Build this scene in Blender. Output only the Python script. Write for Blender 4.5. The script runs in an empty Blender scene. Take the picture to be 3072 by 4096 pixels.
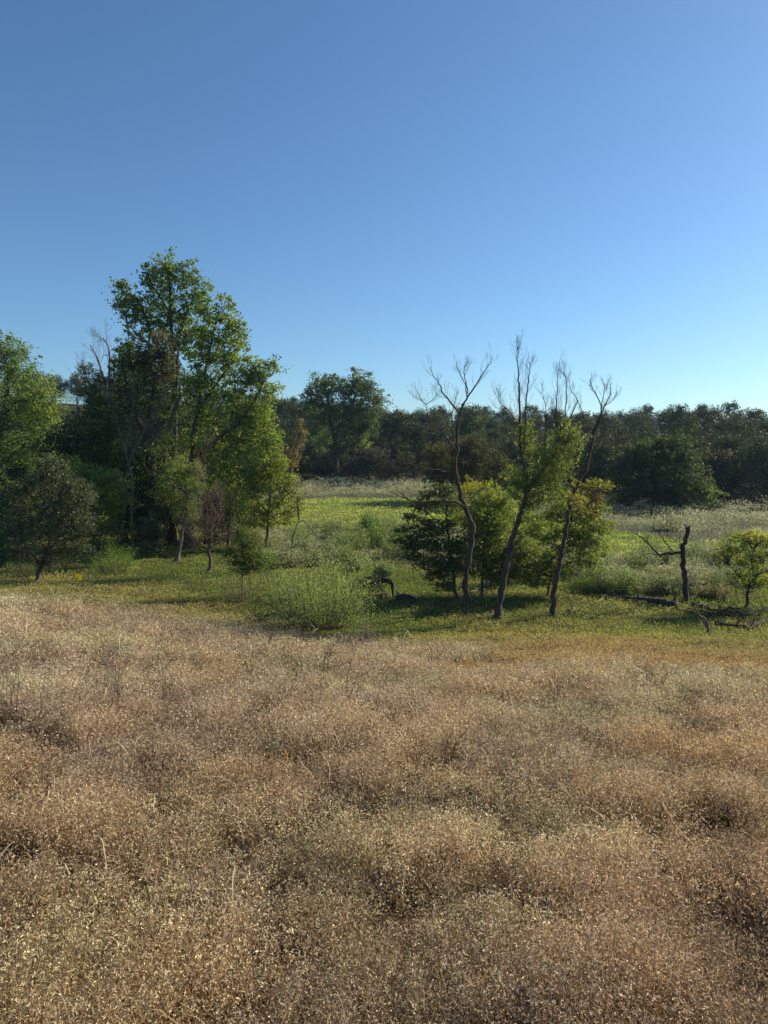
import bpy, math, random
import numpy as np
from mathutils import Vector

# ------------------------------------------------------------------ camera, sky, sun, exposure
scene = bpy.context.scene
FPX = 710.0
PITCH = math.radians(5.31)
cam_d = bpy.data.cameras.new('camera'); cam = bpy.data.objects.new('camera', cam_d)
scene.collection.objects.link(cam)
cam_d.sensor_fit = 'VERTICAL'; cam_d.sensor_height = 36.0; cam_d.lens = FPX / 1024 * 36.0
cam_d.clip_start = 0.05; cam_d.clip_end = 6000
cam.location = (0, 0, 0); cam.rotation_euler = (math.radians(90) - PITCH, 0, 0)
scene.camera = cam

SUN_AZ = math.radians(60); SUN_EL = math.radians(30)     # azimuth measured from +Y towards +X
world = bpy.data.worlds.new("World"); scene.world = world; world.use_nodes = True
wn = world.node_tree.nodes; wl = world.node_tree.links
sky = wn.new('ShaderNodeTexSky'); sky.sky_type = 'NISHITA'; sky.sun_disc = False
sky.sun_elevation = SUN_EL; sky.sun_rotation = SUN_AZ
sky.altitude = 300; sky.air_density = 0.95; sky.dust_density = 0.55; sky.ozone_density = 3.4
bg = wn['Background']; bg.inputs['Strength'].default_value = 0.095
tint_ = wn.new('ShaderNodeVectorMath'); tint_.operation = 'MULTIPLY'; tint_.inputs[1].default_value = (.68, .87, .97)
wl.new(sky.outputs[0], tint_.inputs[0]); wl.new(tint_.outputs[0], bg.inputs['Color'])
sun_d = bpy.data.lights.new('sun', 'SUN'); sun_d.energy = 5.0; sun_d.angle = math.radians(0.5)
sun_d.color = (1.0, 0.87, 0.66)
sun = bpy.data.objects.new('sun', sun_d); scene.collection.objects.link(sun)
sd = Vector((math.sin(SUN_AZ) * math.cos(SUN_EL), math.cos(SUN_AZ) * math.cos(SUN_EL), math.sin(SUN_EL)))
sun.rotation_euler = (-sd).to_track_quat('-Z', 'Y').to_euler()
scene.view_settings.view_transform = 'Standard'; scene.view_settings.look = 'None'
scene.view_settings.exposure = 0.55; scene.view_settings.gamma = 1.0
scene.render.resolution_x = 768; scene.render.resolution_y = 1024
scene.cycles.max_bounces = 6; scene.cycles.transparent_max_bounces = 4
scene.cycles.diffuse_bounces = 3; scene.cycles.glossy_bounces = 1; scene.cycles.transmission_bounces = 3

R = np.random.default_rng(7)
random.seed(7)

# ------------------------------------------------------------------ noise and ground shape
_T = np.random.default_rng(3).random((256, 256))
def vnoise(x, y):
    x = np.asarray(x, float); y = np.asarray(y, float)
    xi = np.floor(x).astype(int); yi = np.floor(y).astype(int)
    fx = x - xi; fy = y - yi; fx = fx * fx * (3 - 2 * fx); fy = fy * fy * (3 - 2 * fy)
    a = _T[xi & 255, yi & 255]; b = _T[(xi + 1) & 255, yi & 255]
    c = _T[xi & 255, (yi + 1) & 255]; d = _T[(xi + 1) & 255, (yi + 1) & 255]
    return a * (1 - fx) * (1 - fy) + b * fx * (1 - fy) + c * (1 - fx) * fy + d * fx * fy
def fbm(x, y, o=3):
    s = 0; a = 1; t = 0
    for i in range(o):
        s = s + a * vnoise(np.asarray(x) * 2 ** i + 17.3 * i, np.asarray(y) * 2 ** i + 5.1 * i); t += a; a *= .5
    return s / t
def cells(x, y, size, seed=5):
    """distance to the nearest mound centre, in cell sizes, and a random number of that mound"""
    x = np.asarray(x, float) / size; y = np.asarray(y, float) / size; xi = np.floor(x).astype(int); yi = np.floor(y).astype(int)
    best = np.full(x.shape, 9.); idn = np.zeros(x.shape)
    for i in (-1, 0, 1):
        for j in (-1, 0, 1):
            a = (xi + i + seed * 31) & 255; b = (yi + j + seed * 57) & 255
            r1 = _T[a, b]; r2 = _T[(a * 7 + 13) & 255, (b * 3 + 101) & 255]; r3 = _T[(b + 77) & 255, (a * 5 + 9) & 255]
            d = np.hypot(xi + i + r1 - x, yi + j + r2 - y) / (.7 + .5 * r3); m = d < best
            best = np.where(m, d, best); idn = np.where(m, r3, idn)
    return best, idn
def sstep(t):
    t = np.clip(t, 0, 1); return t * t * (3 - 2 * t)
def bearing(x, y):                   # direction seen from the rise, as a number that grows to the right
    return np.clip(384 + FPX * x / np.maximum(y, 1.0), -700, 1500)
def wood_edge(b):
    return np.interp(b, [-300, 50, 250, 300, 420, 450, 520, 600, 640, 768, 1000], [75, 100, 112, 122, 125, 118, 104, 82, 75, 70, 66])
def hill_height(b):
    return np.interp(b, [-300, 50, 290, 400, 600, 768, 1100], [18, 17, 12.0, 9.5, 7.0, 6.4, 6])
def ground_z(x, y):
    x = np.asarray(x, float); y = np.asarray(y, float)
    s = np.interp(x, [-14, -2], [0.150, 0.200])
    slope = -1.62 - s * np.clip(y, -3, 60) + 0.16 * (fbm(x * .35, y * .35) - .5) * np.clip(y / 4, 0.2, 1)
    floor = -6.2 + 0.25 * (fbm(x * .08 + 9, y * .08) - .5) + .12 * (fbm(x * .5, y * .5 + 40) - .5)
    k = 0.35
    h = np.clip(0.5 + 0.5 * (slope - floor) / k, 0, 1)
    z = floor * (1 - h) + slope * h + k * h * (1 - h)
    b = bearing(x, y)
    return z + hill_height(b) * sstep((y - wood_edge(b)) / 75.0)
def P(u, v, Y):
    cx = (u - 384) / FPX; cz = -(v - 512) / FPX
    d = np.array([cx, math.cos(PITCH) + cz * math.sin(PITCH), -math.sin(PITCH) + cz * math.cos(PITCH)])
    return d * (Y / d[1])
def gp(u, v):
    y = 1.5
    while y < 300:
        p = P(u, v, y)
        if p[2] < ground_z(p[0], p[1]): return p
        y += 0.05
    return P(u, v, 120)
def gdepth(u, v): return float(gp(u, v)[1])

# ------------------------------------------------------------------ mesh helpers
COL = scene.collection
def link_mesh(name, me, mat, parent=None, loc=None):
    o = bpy.data.objects.new(name, me); COL.objects.link(o); me.materials.append(mat)
    if parent is not None: o.parent = parent
    if loc is not None: o.location = loc
    return o
def thing(name, label, cat, loc, group=None):
    o = bpy.data.objects.new(name, None); COL.objects.link(o); o.location = loc
    o.empty_display_size = .3
    tag(o, label, cat, group); return o
def tag(o, label=None, cat=None, group=None, kind=None):
    if label: o['label'] = label
    if cat: o['category'] = cat
    if group: o['group'] = group
    if kind: o['kind'] = kind
    return o
def np_mesh(name, V, nper, col=None, F=None, smooth=False):
    me = bpy.data.meshes.new(name)
    V = np.ascontiguousarray(V, dtype=np.float32)
    if F is None: F = np.arange(len(V), dtype=np.int32).reshape(-1, nper)
    F = np.ascontiguousarray(F, dtype=np.int32); n = len(F)
    me.vertices.add(len(V)); me.vertices.foreach_set('co', V.ravel())
    me.loops.add(n * nper); me.loops.foreach_set('vertex_index', F.ravel())
    me.polygons.add(n); me.polygons.foreach_set('loop_start', np.arange(0, n * nper, nper, dtype=np.int32))
    if smooth: me.polygons.foreach_set('use_smooth', np.ones(n, dtype=bool))
    me.update(calc_edges=True)
    if col is not None:
        a = me.attributes.new('col', 'FLOAT_COLOR', 'FACE' if len(col) == n else 'POINT')
        c = np.ones((len(col), 4), dtype=np.float32); c[:, :3] = col
        a.data.foreach_set('color', c.ravel())
    return me
def unit(a): return a / np.maximum(np.linalg.norm(a, axis=-1, keepdims=True), 1e-9)
def leaves(C, size, aspect=.62, updown=0., flat=0., direction=None, rng=R):
    """rhombic folded leaves at C; direction (optional) aligns the long axis"""
    n = len(C); size = np.broadcast_to(size, (n,))[:, None]
    d = rng.normal(size=(n, 3))
    if direction is not None: d = unit(d) * .55 + direction
    d[:, 2] += updown; d = unit(d)
    r = rng.normal(size=(n, 3)); r[:, 2] *= (1 - flat)
    s = unit(np.cross(d, r)); nn = np.cross(d, s)
    a = d * size * .5; b = s * size * .5 * aspect; f = nn * size * .14
    V = np.stack([C - a, C + b + f, C + a - f * .6, C - b + f], 1)
    return V.reshape(-1, 3)
class Tubes:
    def __init__(s): s.V = []; s.F = []; s.n = 0
    def add(s, pts, rad, sides=6, rough=0.):
        pts = np.asarray(pts, float); rad = np.asarray(rad, float); m = len(pts)
        t = unit(np.gradient(pts, axis=0))
        ref = np.array([0.3, 1, 0.1]) if abs(t[:, 1]).max() < .9 else np.array([1., .2, 0.])
        a = unit(np.cross(t, ref)); b = np.cross(t, a)
        ang = np.arange(sides) * 2 * math.pi / sides
        rr = rad[:, None] * (1 + rough * (R.random((m, sides)) - .5))
        ring = pts[:, None] + rr[..., None] * (a[:, None] * np.cos(ang)[None, :, None] + b[:, None] * np.sin(ang)[None, :, None])
        s.V.append(ring.reshape(-1, 3))
        i = np.arange(m - 1)[:, None] * sides; j = np.arange(sides)[None]; k = (j + 1) % sides
        F = np.stack([i + j, i + k, i + sides + k, i + sides + j], -1).reshape(-1, 4) + s.n
        s.F.append(F); s.n += m * sides
        if sides >= 4 and rad[-1] > .012:
            s.V.append(pts[-1:]+t[-1:]*rad[-1]*.25); c = s.n; s.n += 1; base = c - sides
            s.F.append(np.array([[base + q, base + (q + 1) % sides, c, c] for q in range(sides)]))
    def mesh(s, name, origin=(0, 0, 0)):
        V = np.concatenate(s.V) - np.asarray(origin); F = np.concatenate(s.F)
        deg = F[:, 2] == F[:, 3]
        me = bpy.data.meshes.new(name)
        V = V.astype(np.float32)
        q = F[~deg]; tr = F[deg][:, :3]
        loops = np.concatenate([q.ravel(), tr.ravel()]).astype(np.int32)
        starts = np.concatenate([np.arange(len(q)) * 4, len(q) * 4 + np.arange(len(tr)) * 3]).astype(np.int32)
        me.vertices.add(len(V)); me.vertices.foreach_set('co', V.ravel())
        me.loops.add(len(loops)); me.loops.foreach_set('vertex_index', loops)
        me.polygons.add(len(starts)); me.polygons.foreach_set('loop_start', starts)
        me.polygons.foreach_set('use_smooth', np.ones(len(starts), dtype=bool))
        me.update(calc_edges=True); return me
def smooth_path(p, k=4, jit=0.):
    p = np.asarray(p, float)
    if len(p) < 3: 
        t = np.linspace(0, 1, k * 2 + 1)[:, None]; q = p[0] * (1 - t) + p[-1] * t
    else:
        e = np.vstack([2 * p[0] - p[1], p, 2 * p[-1] - p[-2]]); q = []
        for i in range(len(p) - 1):
            p0, p1, p2, p3 = e[i:i + 4]
            for t in np.linspace(0, 1, k, endpoint=False):
                q.append(.5 * ((2 * p1) + (-p0 + p2) * t + (2 * p0 - 5 * p1 + 4 * p2 - p3) * t * t + (-p0 + 3 * p1 - 3 * p2 + p3) * t ** 3))
        q.append(p[-1]); q = np.array(q)
    if jit: q[1:] += R.normal(size=q[1:].shape) * jit
    return q
def twig(tb, p, d, L, r, lv, up=.25, spread=.5, kids=3, sides=3):
    n = 5; pts = [np.array(p)]; d = unit(np.array(d, float))
    for i in range(n - 1):
        d = unit(d + R.normal(size=3) * .10 + np.array([0, 0, up * .35])); pts.append(pts[-1] + d * L / (n - 1))
    tb.add(pts, np.linspace(r, r * .3, n), sides)
    if lv > 0:
        for q in range(kids):
            t = R.uniform(.25, .95); i = min(int(t * (n - 1)), n - 2); f = t * (n - 1) - i
            bp = pts[i] * (1 - f) + pts[i + 1] * f
            dd = unit(unit(pts[i + 1] - pts[i]) + R.normal(size=3) * spread)
            twig(tb, bp, dd, L * R.uniform(.4, .7) * (1.15 - .4 * t), r * .6, lv - 1, up, spread, kids, 3)
def bare_twigs(tb, path, rad, n, L, r, lv=1, t0=.35, up=.35, spread=.5, kids=3):
    for q in range(n):
        t = R.uniform(t0, 1); i = min(int(t * (len(path) - 1)), len(path) - 2)
        d = unit(path[i + 1] - path[i]); s = R.normal(size=3); s = unit(s - d * np.dot(s, d))
        twig(tb, path[i], d * .8 + s * R.uniform(.4, .9), L * R.uniform(.5, 1.1) * (1.2 - .5 * t), r, lv, up, spread, kids)

# ------------------------------------------------------------------ materials
def leaf_material(name, trans=.38, rough=.42, spec=.5, tint=(1.45, 1.3, .42), gain=1.0, bump=0.):
    m = bpy.data.materials.new(name); m.use_nodes = True; n = m.node_tree.nodes; l = m.node_tree.links
    p = n['Principled BSDF']; out = n['Material Output']
    at = n.new('ShaderNodeAttribute'); at.attribute_name = 'col'
    g = n.new('ShaderNodeVectorMath'); g.operation = 'SCALE'; g.inputs['Scale'].default_value = gain
    l.new(at.outputs['Color'], g.inputs[0])
    l.new(g.outputs[0], p.inputs['Base Color']); p.inputs['Roughness'].default_value = rough
    p.inputs['Specular IOR Level'].default_value = spec
    t = n.new('ShaderNodeBsdfTranslucent'); mul = n.new('ShaderNodeVectorMath'); mul.operation = 'MULTIPLY'
    mul.inputs[1].default_value = tint; l.new(g.outputs[0], mul.inputs[0]); l.new(mul.outputs[0], t.inputs['Color'])
    mx = n.new('ShaderNodeMixShader'); mx.inputs[0].default_value = trans
    l.new(p.outputs[0], mx.inputs[1]); l.new(t.outputs[0], mx.inputs[2]); l.new(mx.outputs[0], out.inputs['Surface'])
    return m
def bark_material(name, c1, c2, scale=9, stretch=.18):
    m = bpy.data.materials.new(name); m.use_nodes = True; n = m.node_tree.nodes; l = m.node_tree.links
    p = n['Principled BSDF']; p.inputs['Roughness'].default_value = .9; p.inputs['Specular IOR Level'].default_value = .15
    tc = n.new('ShaderNodeTexCoord'); mp = n.new('ShaderNodeMapping'); mp.inputs['Scale'].default_value = (1, 1, stretch)
    ns = n.new('ShaderNodeTexNoise'); ns.inputs['Scale'].default_value = scale; ns.inputs['Detail'].default_value = 6; ns.inputs['Roughness'].default_value = .7
    cr = n.new('ShaderNodeValToRGB'); cr.color_ramp.elements[0].color = (*c1, 1); cr.color_ramp.elements[1].color = (*c2, 1)
    cr.color_ramp.elements[0].position = .35; cr.color_ramp.elements[1].position = .68
    bp = n.new('ShaderNodeBump'); bp.inputs['Strength'].default_value = .9; bp.inputs['Distance'].default_value = .04
    l.new(tc.outputs['Object'], mp.inputs[0]); l.new(mp.outputs[0], ns.inputs['Vector']); l.new(ns.outputs['Fac'], cr.inputs[0])
    l.new(cr.outputs[0], p.inputs['Base Color']); l.new(ns.outputs['Fac'], bp.inputs['Height']); l.new(bp.outputs[0], p.inputs['Normal'])
    return m
M_LEAF = leaf_material('leaf', .46, .55, .22, (1.2, 1.22, .55), gain=1.95)
M_WILLOW = leaf_material('willow_leaf', .52, .55, .25, (1.2, 1.2, .55), gain=1.75)
M_GLOSSY = leaf_material('glossy_leaf', .34, .5, .28, (1.2, 1.15, .6), gain=1.8)
M_FAR = leaf_material('far_leaf', .30, .65, .15, (1.15, 1.15, .65), gain=1.1)
M_DRY = leaf_material('dry_weed', .32, .6, .2, (1.1, .97, .76), gain=1.13)
M_GRASS = leaf_material('green_grass', .45, .7, .08, (1.15, 1.12, .6), gain=1.4)
M_WEED = leaf_material('grey_weed', .40, .7, .08, (1.05, 1.05, .8), gain=1.25)
M_BARK = bark_material('bark', (.035, .028, .022), (.13, .105, .08))
M_BARK2 = bark_material('willow_bark', (.032, .026, .021), (.155, .125, .098), 15)
M_DEAD = bark_material('dead_wood', (.08, .068, .058), (.26, .22, .18), 14, .1)
M_PALE = bark_material('pale_dead_wood', (.3, .26, .2), (.62, .56, .46), 14, .2)
M_DARKW = bark_material('rotten_wood', (.020, .018, .017), (.105, .092, .080), 14)

# ------------------------------------------------------------------ ground zones
GR = {'dry': (.070, .052, .036), 'rust': (.17, .115, .055), 'green': (.10, .105, .035), 'weed': (.085, .095, .045), 'meadow': (.20, .235, .06), 'silver': (.13, .135, .09), 'wood': (.05, .055, .03)}
def edge_dry(b):
    return np.interp(b, [-200, 0, 100, 160, 200, 300, 400, 500, 600, 768, 1000], [28, 28, 29, 26.5, 25, 21.5, 19.6, 21, 21.5, 19.5, 18])
ZN = ['dry', 'rust', 'green', 'weed', 'meadow', 'silver', 'wood']
def zone(x, y):
    b = bearing(x, y); n = fbm(x * .25 + 3, y * .25) - .5; n2 = fbm(x * .06, y * .06 + 11) - .5
    e = edge_dry(b) + n * 9
    z = np.full(np.shape(x), 2)
    w1 = np.interp(b, [240, 262, 430, 470, 590, 600, 700, 760], [200, 35.5, 36, 34, 33, 29.5, 29.5, 31])      # first weed belt begins
    m1 = np.interp(b, [300, 430, 560, 600, 690, 768, 900], [54, 54, 45, 38, 39.5, 48, 58])                       # meadow begins
    s1 = np.interp(b, [300, 430, 560, 600, 640, 690, 768], [85, 83, 60, 54, 50, 46, 50])                        # silver grass begins
    yy = y * (1 + .06 * n + .10 * n2)
    z = np.where(yy > w1, 3, z); z = np.where(yy > m1, 4, z); z = np.where(yy > s1, 5, z)
    z = np.where(y > wood_edge(b) - 2, 6, z)
    z = np.where(y < e + R.normal(0, .8, np.shape(x)) * (np.shape(x) != ()), 0, z)
    rust = (b > 455 + n * 220) & (y > 12.2 + 12 * n) & (y < e)
    return np.where(rust, 1, z)
def dry_tint(x, y):
    """the dried plants themselves differ in colour from patch to patch: pinkish brown, straw, olive"""
    a = fbm(x * .33 + 50, y * .33 + 8, 4)[..., None]; c = fbm(x * .5 + 90, y * .5 + 20, 3)[..., None]
    base = np.array([.50, .415, .30]); pink = np.array([.46, .372, .285]); olive = np.array([.455, .415, .285])
    w = sstep((a - .48) / .16); w2 = sstep((c - .50) / .14) * (1 - w)
    return base * (1 - w) * (1 - w2) + pink * w + olive * w2

# ---- terrain sheet
xs = np.concatenate([-np.geomspace(900, 40, 26)[:-1], np.linspace(-40, 40, 161), np.geomspace(40, 900, 26)[1:]])
ys = np.concatenate([np.linspace(-60, 0, 13)[:-1], np.linspace(0, 34, 137)[:-1], np.geomspace(34, 160, 90)[:-1], np.geomspace(160, 2500, 30)])
X, Y_ = np.meshgrid(xs, ys); Z = ground_z(X, Y_)
nx, ny = len(xs), len(ys)
V = np.stack([X.ravel(), Y_.ravel(), Z.ravel()], 1)
ii = (np.arange(ny - 1)[:, None] * nx + np.arange(nx - 1)[None]).ravel()
F = np.stack([ii, ii + 1, ii + nx + 1, ii + nx], 1)
gc = np.array([GR[k] for k in ZN])[zone(V[:, 0], V[:, 1])]
gc = gc * (0.62 + .25 * fbm(V[:, 0] * 1.5, V[:, 1] * 1.5)[:, None])
me = np_mesh('ground', V, 4, gc, F, True)
mg = bpy.data.materials.new('soil_and_turf'); mg.use_nodes = True; n = mg.node_tree.nodes; l = mg.node_tree.links
p = n['Principled BSDF']; p.inputs['Roughness'].default_value = 1; p.inputs['Specular IOR Level'].default_value = .05
at = n.new('ShaderNodeAttribute'); at.attribute_name = 'col'
tc = n.new('ShaderNodeTexCoord'); ns = n.new('ShaderNodeTexNoise'); ns.inputs['Scale'].default_value = 7; ns.inputs['Detail'].default_value = 8
mr = n.new('ShaderNodeMapRange'); mr.inputs[1].default_value = .3; mr.inputs[2].default_value = .7; mr.inputs[3].default_value = .55; mr.inputs[4].default_value = 1.25
sc_ = n.new('ShaderNodeVectorMath'); sc_.operation = 'SCALE'
bp = n.new('ShaderNodeBump'); bp.inputs['Strength'].default_value = .8; bp.inputs['Distance'].default_value = .08
l.new(tc.outputs['Object'], ns.inputs['Vector']); l.new(ns.outputs['Fac'], mr.inputs[0]); l.new(at.outputs['Color'], sc_.inputs[0]); l.new(mr.outputs[0], sc_.inputs['Scale'])
l.new(sc_.outputs[0], p.inputs['Base Color']); l.new(ns.outputs['Fac'], bp.inputs['Height']); l.new(bp.outputs[0], p.inputs['Normal'])
tag(link_mesh('ground', me, mg), kind='structure')

# ------------------------------------------------------------------ ground cover (nobody could count it)
def scatter(n, y0, y1, side=0.62, extra=2.5):
    """density falls with distance as the plants seen get coarser"""
    y = np.exp(R.uniform(math.log(y0), math.log(y1), n)); x = R.uniform(-1, 1, n) * (side * y + extra)
    return x, y
def stuff(name, label, V, col, mat):
    o = link_mesh(name, np_mesh(name, V, 4, col), mat); tag(o, label, name.replace('_', ' '), kind='stuff'); return o

# dried weeds of the near slope: wiry stems, curled pale seed leaves
def dry_weeds():
    x, y = scatter(19000, 1.35, 31)
    z_ = zone(x, y); k = (z_ <= 1) ; x = x[k]; y = y[k]; z_ = z_[k]; n = len(x)
    hn = .5 * fbm(x * .7 + 5, y * .7, 3) + .5 * fbm(x * 1.9 + 5, y * 1.9, 2); hn = np.clip((hn - .34) / .30, 0, 1)
    cd, cid = cells(x, y, .52); cd2, cid2 = cells(x, y, 1.25, 9); dome = np.clip(1 - cd ** 2 * 1.05, 0, 1) ** .8; dome2 = np.clip(1 - cd2 ** 2, 0, 1)
    dome = np.clip(.80 * dome + .30 * dome2, 0, 1)
    keep = R.random(n) < (.02 + .98 * dome ** 1.2) * (.36 + .64 * hn); x, y, z_, hn, dome, cid, cid2 = x[keep], y[keep], z_[keep], hn[keep], dome[keep], cid[keep], cid2[keep]; n = len(x)
    rust = z_ == 1
    H = (.05 + .06 * hn + .23 * dome * (.6 + .8 * cid)) * R.uniform(.85, 1.15, n); H = np.where(rust, H * .38, H)
    H *= np.clip((edge_dry(bearing(x, y)) + 2 - y) / 8, .28, 1)
    Rd = (.075 + .0115 * y) * R.uniform(.8, 1.25, n)
    gz = ground_z(x, y)
    tint = dry_tint(x, y) * (.76 + .46 * cid)[:, None] * np.stack([1.03 - .08 * cid2, 1 + 0 * cid2, .86 + .12 * cid2], 1)
    tint = np.where(rust[:, None], np.array([.47, .36, .17]) * (.85 + .3 * R.random((n, 1))), tint)
    gm = np.clip(sstep((y - edge_dry(bearing(x, y)) + 6 + 10 * (fbm(x * .3, y * .3 + 60) - .5)) / 7)[:, None] * (.35 + R.random((n, 1))), 0, 1); tint = tint * (1 - gm) + np.array([.27, .28, .10]) * gm
    VV = []; CC = []
    # pale curled leaves and seed heads, gathered round the branch tips
    T_, Q_ = 14, 12; K = T_ * Q_
    r = np.sqrt(R.random((n, T_))) * Rd[:, None] * 1.3; th = R.uniform(0, 6.283, (n, T_))
    q = (r / (Rd[:, None] * 1.3)) ** 2; zz = H[:, None] * (1 - .42 * q) * R.uniform(.62, 1.08, (n, T_))
    tips = np.stack([x[:, None] + r * np.cos(th), y[:, None] + r * np.sin(th), gz[:, None] + zz], -1)
    g = R.normal(size=(n, T_, Q_, 3)) * (.0115 + .0034 * y)[:, None, None, None]; g[..., 2] = g[..., 2] * .9 - np.abs(R.normal(size=(n, T_, Q_))) * H[:, None, None] * .16
    C = (tips[:, :, None] + g).reshape(-1, 3)
    C[:, 2] += (ground_z(C[:, 0], C[:, 1]) - np.repeat(gz, K)) * .8
    sz = (.0058 + .00165 * y)[:, None] * R.uniform(.55, 1.8, (n, K)); sz = sz.ravel() * 1.15
    VV.append(leaves(C, sz, .27, updown=.25))
    b = R.random((n * K, 1)); c = np.repeat(tint, K, 0) * np.repeat(R.uniform(.72, 1.25, (n * T_, 1)), Q_, 0)
    hi = (R.random((n * K, 1)) < .16)
    CC.append(c * (.65 + .75 * b) * np.where(hi, [1.4, 1.42, 1.4], [1, 1, 1]))
    # stems
    K = 11
    A = np.stack([x, y, gz], -1)[:, None] + R.normal(size=(n, K, 3)) * (Rd * .22)[:, None, None]; A[..., 2] = gz[:, None]
    B = tips[:, :K] + R.normal(size=(n, K, 3)) * .006
    w = (.0006 + .00026 * y)[:, None, None] * R.uniform(.6, 1.5, (n, K, 1))
    sd_ = unit(np.cross(B - A, R.normal(size=A.shape))) * w
    M_ = A * .45 + B * .55 + R.normal(size=A.shape) * .016; M_[..., :2] += (B - A)[..., :2] * .12; M_[..., 2] -= (B - A)[..., 2] * .04
    q1 = np.stack([A - sd_, A + sd_, M_ + sd_, M_ - sd_], 2).reshape(-1, 3); q2 = np.stack([M_ - sd_, M_ + sd_, B + sd_ * .4, B - sd_ * .4], 2).reshape(-1, 3)
    VV += [q1, q2]
    T2 = 16; tp = tips[:, R.integers(0, T_, T2)] + R.normal(size=(n, T2, 3)) * (.03 + .002 * y)[:, None, None]; tp[..., 2] -= .25 * H[:, None] * R.random((n, T2))
    VV.append(leaves(tp.reshape(-1, 3), (np.repeat(.05 + .0045 * y, T2)) * R.uniform(.5, 1.4, n * T2), .05 ))
    cs2 = np.repeat(tint, T2, 0) * np.array([.72, .56, .46]) * (.4 + .9 * R.random((n * T2, 1)))
    cs = np.repeat(tint, K, 0) * np.array([.58, .48, .42]) * (.45 + .6 * R.random((n * K, 1))); CC += [cs, cs, cs2]
    stuff('dry_weeds', 'dry brown and straw coloured weeds covering the near slope', np.concatenate(VV), np.concatenate(CC), M_DRY)
dry_weeds()

# long pale arching straws standing and lying among the weeds
def straws():
    x, y = scatter(3600, 1.6, 26); k = zone(x, y) == 0; x = x[k]; y = y[k]
    cl = fbm(x * .6 + 70, y * .6) > .47; x = x[cl]; y = y[cl]; n = len(x); S = 7
    gz = ground_z(x, y); th = R.normal(2.6, .9, n); L = R.uniform(.10, .26, n) * (.8 + y * .13); el = R.uniform(-.1, 1.1, n)
    w = (.0007 + .00034 * y) * R.uniform(.7, 1.5, n); P0 = np.stack([x, y, gz + .10 + .14 * R.random(n)], 1); V = []
    pts = [P0]; 
    for i in range(S):
        pts.append(pts[-1] + (L / S)[:, None] * np.stack([np.cos(th) * np.cos(el), np.sin(th) * np.cos(el), np.sin(el)], 1)); el = el - R.uniform(.05, .42, n); th = th + R.normal(0, .12, n)
    pts = np.stack(pts, 1); side = unit(np.stack([-np.sin(th), np.cos(th), .3 + 0 * th], 1))[:, None] * w[:, None, None]
    a = pts - side; b = pts + side
    V = np.stack([a[:, :-1], b[:, :-1], b[:, 1:], a[:, 1:]], 2).reshape(-1, 3)
    c = np.repeat(np.where(R.random((n, 1)) < .75, [.52, .44, .29], [.40, .22, .11]) * R.uniform(.6, 1.15, (n, 1)), S, 0)
    stuff('dry_straw', 'long pale arching straws tangled through the dry weeds', V, c, M_DRY)
straws()

# short green turf near the trees, bright meadow strip
def turf(name, label, zid, n, y0, y1, h, colA, colB, wide=1.0, tops=None, tall=0., K=9, updown=1.2, side=.62):
    x, y = scatter(n, y0, y1, side); k = np.isin(zone(x, y), zid); x = x[k]; y = y[k]; n = len(x)
    hn = np.clip((fbm(x * .7 + 31, y * .7 + 9, 3) - .3) / .4, 0, 1); big = np.clip((fbm(x * .38 + 31, y * .38 + 9, 3) - .36) / .28, 0, 1)
    cd, cid = cells(x, y, 1.1, 3); td = np.clip(1 - cd ** 2, 0, 1) * (.5 + .8 * cid)
    H = h * (.40 + .6 * hn + .9 * td) * (1 + tall * (big - .5)); Rd = (.10 + .0075 * y) * R.uniform(.8, 1.3, n)
    r = np.sqrt(R.random((n, K))) * Rd[:, None]; th = R.uniform(0, 6.283, (n, K))
    px = x[:, None] + r * np.cos(th); py = y[:, None] + r * np.sin(th)
    zz = H[:, None] * R.uniform(.25, 1, (n, K)) ** .8 
    C = np.stack([px, py, np.zeros_like(px)], -1).reshape(-1, 3); C[:, 2] = ground_z(C[:, 0], C[:, 1]) + zz.ravel() * .8
    sz = np.minimum((.015 + .0020 * y)[:, None] * R.uniform(.6, 1.6, (n, K)), .5).ravel() * wide
    V = leaves(C, sz, .34, updown=updown)
    w = np.repeat(sstep(fbm(x * .22 + 12, y * .22 + 3, 3) * 3 - 1.0), K)[:, None]; w = np.clip(w + R.normal(0, .15, w.shape), 0, 1)
    c = (np.array(colA) * (1 - w) + np.array(colB) * w) * np.repeat(.72 + .5 * cid, K)[:, None]
    if zid == [2]:
        e = np.repeat(np.clip(1 - (y - edge_dry(bearing(x, y))) / 5 + 1.5 * (fbm(x * .4, y * .4) - .5), 0, 1), K)[:, None]; c = c * (1 - .8 * e) + np.array([.33, .26, .12]) * .8 * e
    c = c * (.7 + .55 * R.random((n * K, 1)))
    if tops is not None:
        t = (zz / np.maximum(H[:, None], .01)).ravel()[:, None]; t = sstep((t - .55) / .4) * (R.random(t.shape) < .75) * np.repeat(big, K)[:, None] ** .5; c = c * (1 - t) + np.array(tops) * (.75 + .5 * R.random(t.shape)) * t
    stuff(name, label, V, c, M_GRASS if tops is None else M_WEED)
turf('green_grass', 'short green and yellowing grass around the foot of the trees', [2], 56000, 16, 110, .13, (.14, .195, .055), (.235, .245, .095))
turf('meadow_grass', 'bright smooth green meadow grass beyond the first weeds', [4], 15000, 36, 110, .12, (.25, .33, .09), (.31, .345, .12), 1.3)
turf('tall_weeds', 'waist high grey green weeds with whitish seed heads', [3], 36000, 24, 75, .46, (.19, .235, .085), (.27, .26, .13), .8, (.46, .47, .35), 1.2, 20, .9)
turf('silver_grass', 'tall silvery grass belt along the foot of the far wood', [5], 22000, 44, 135, .75, (.24, .27, .15), (.31, .30, .18), .95, (.50, .49, .38), 1.0, 14, .9)

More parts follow.
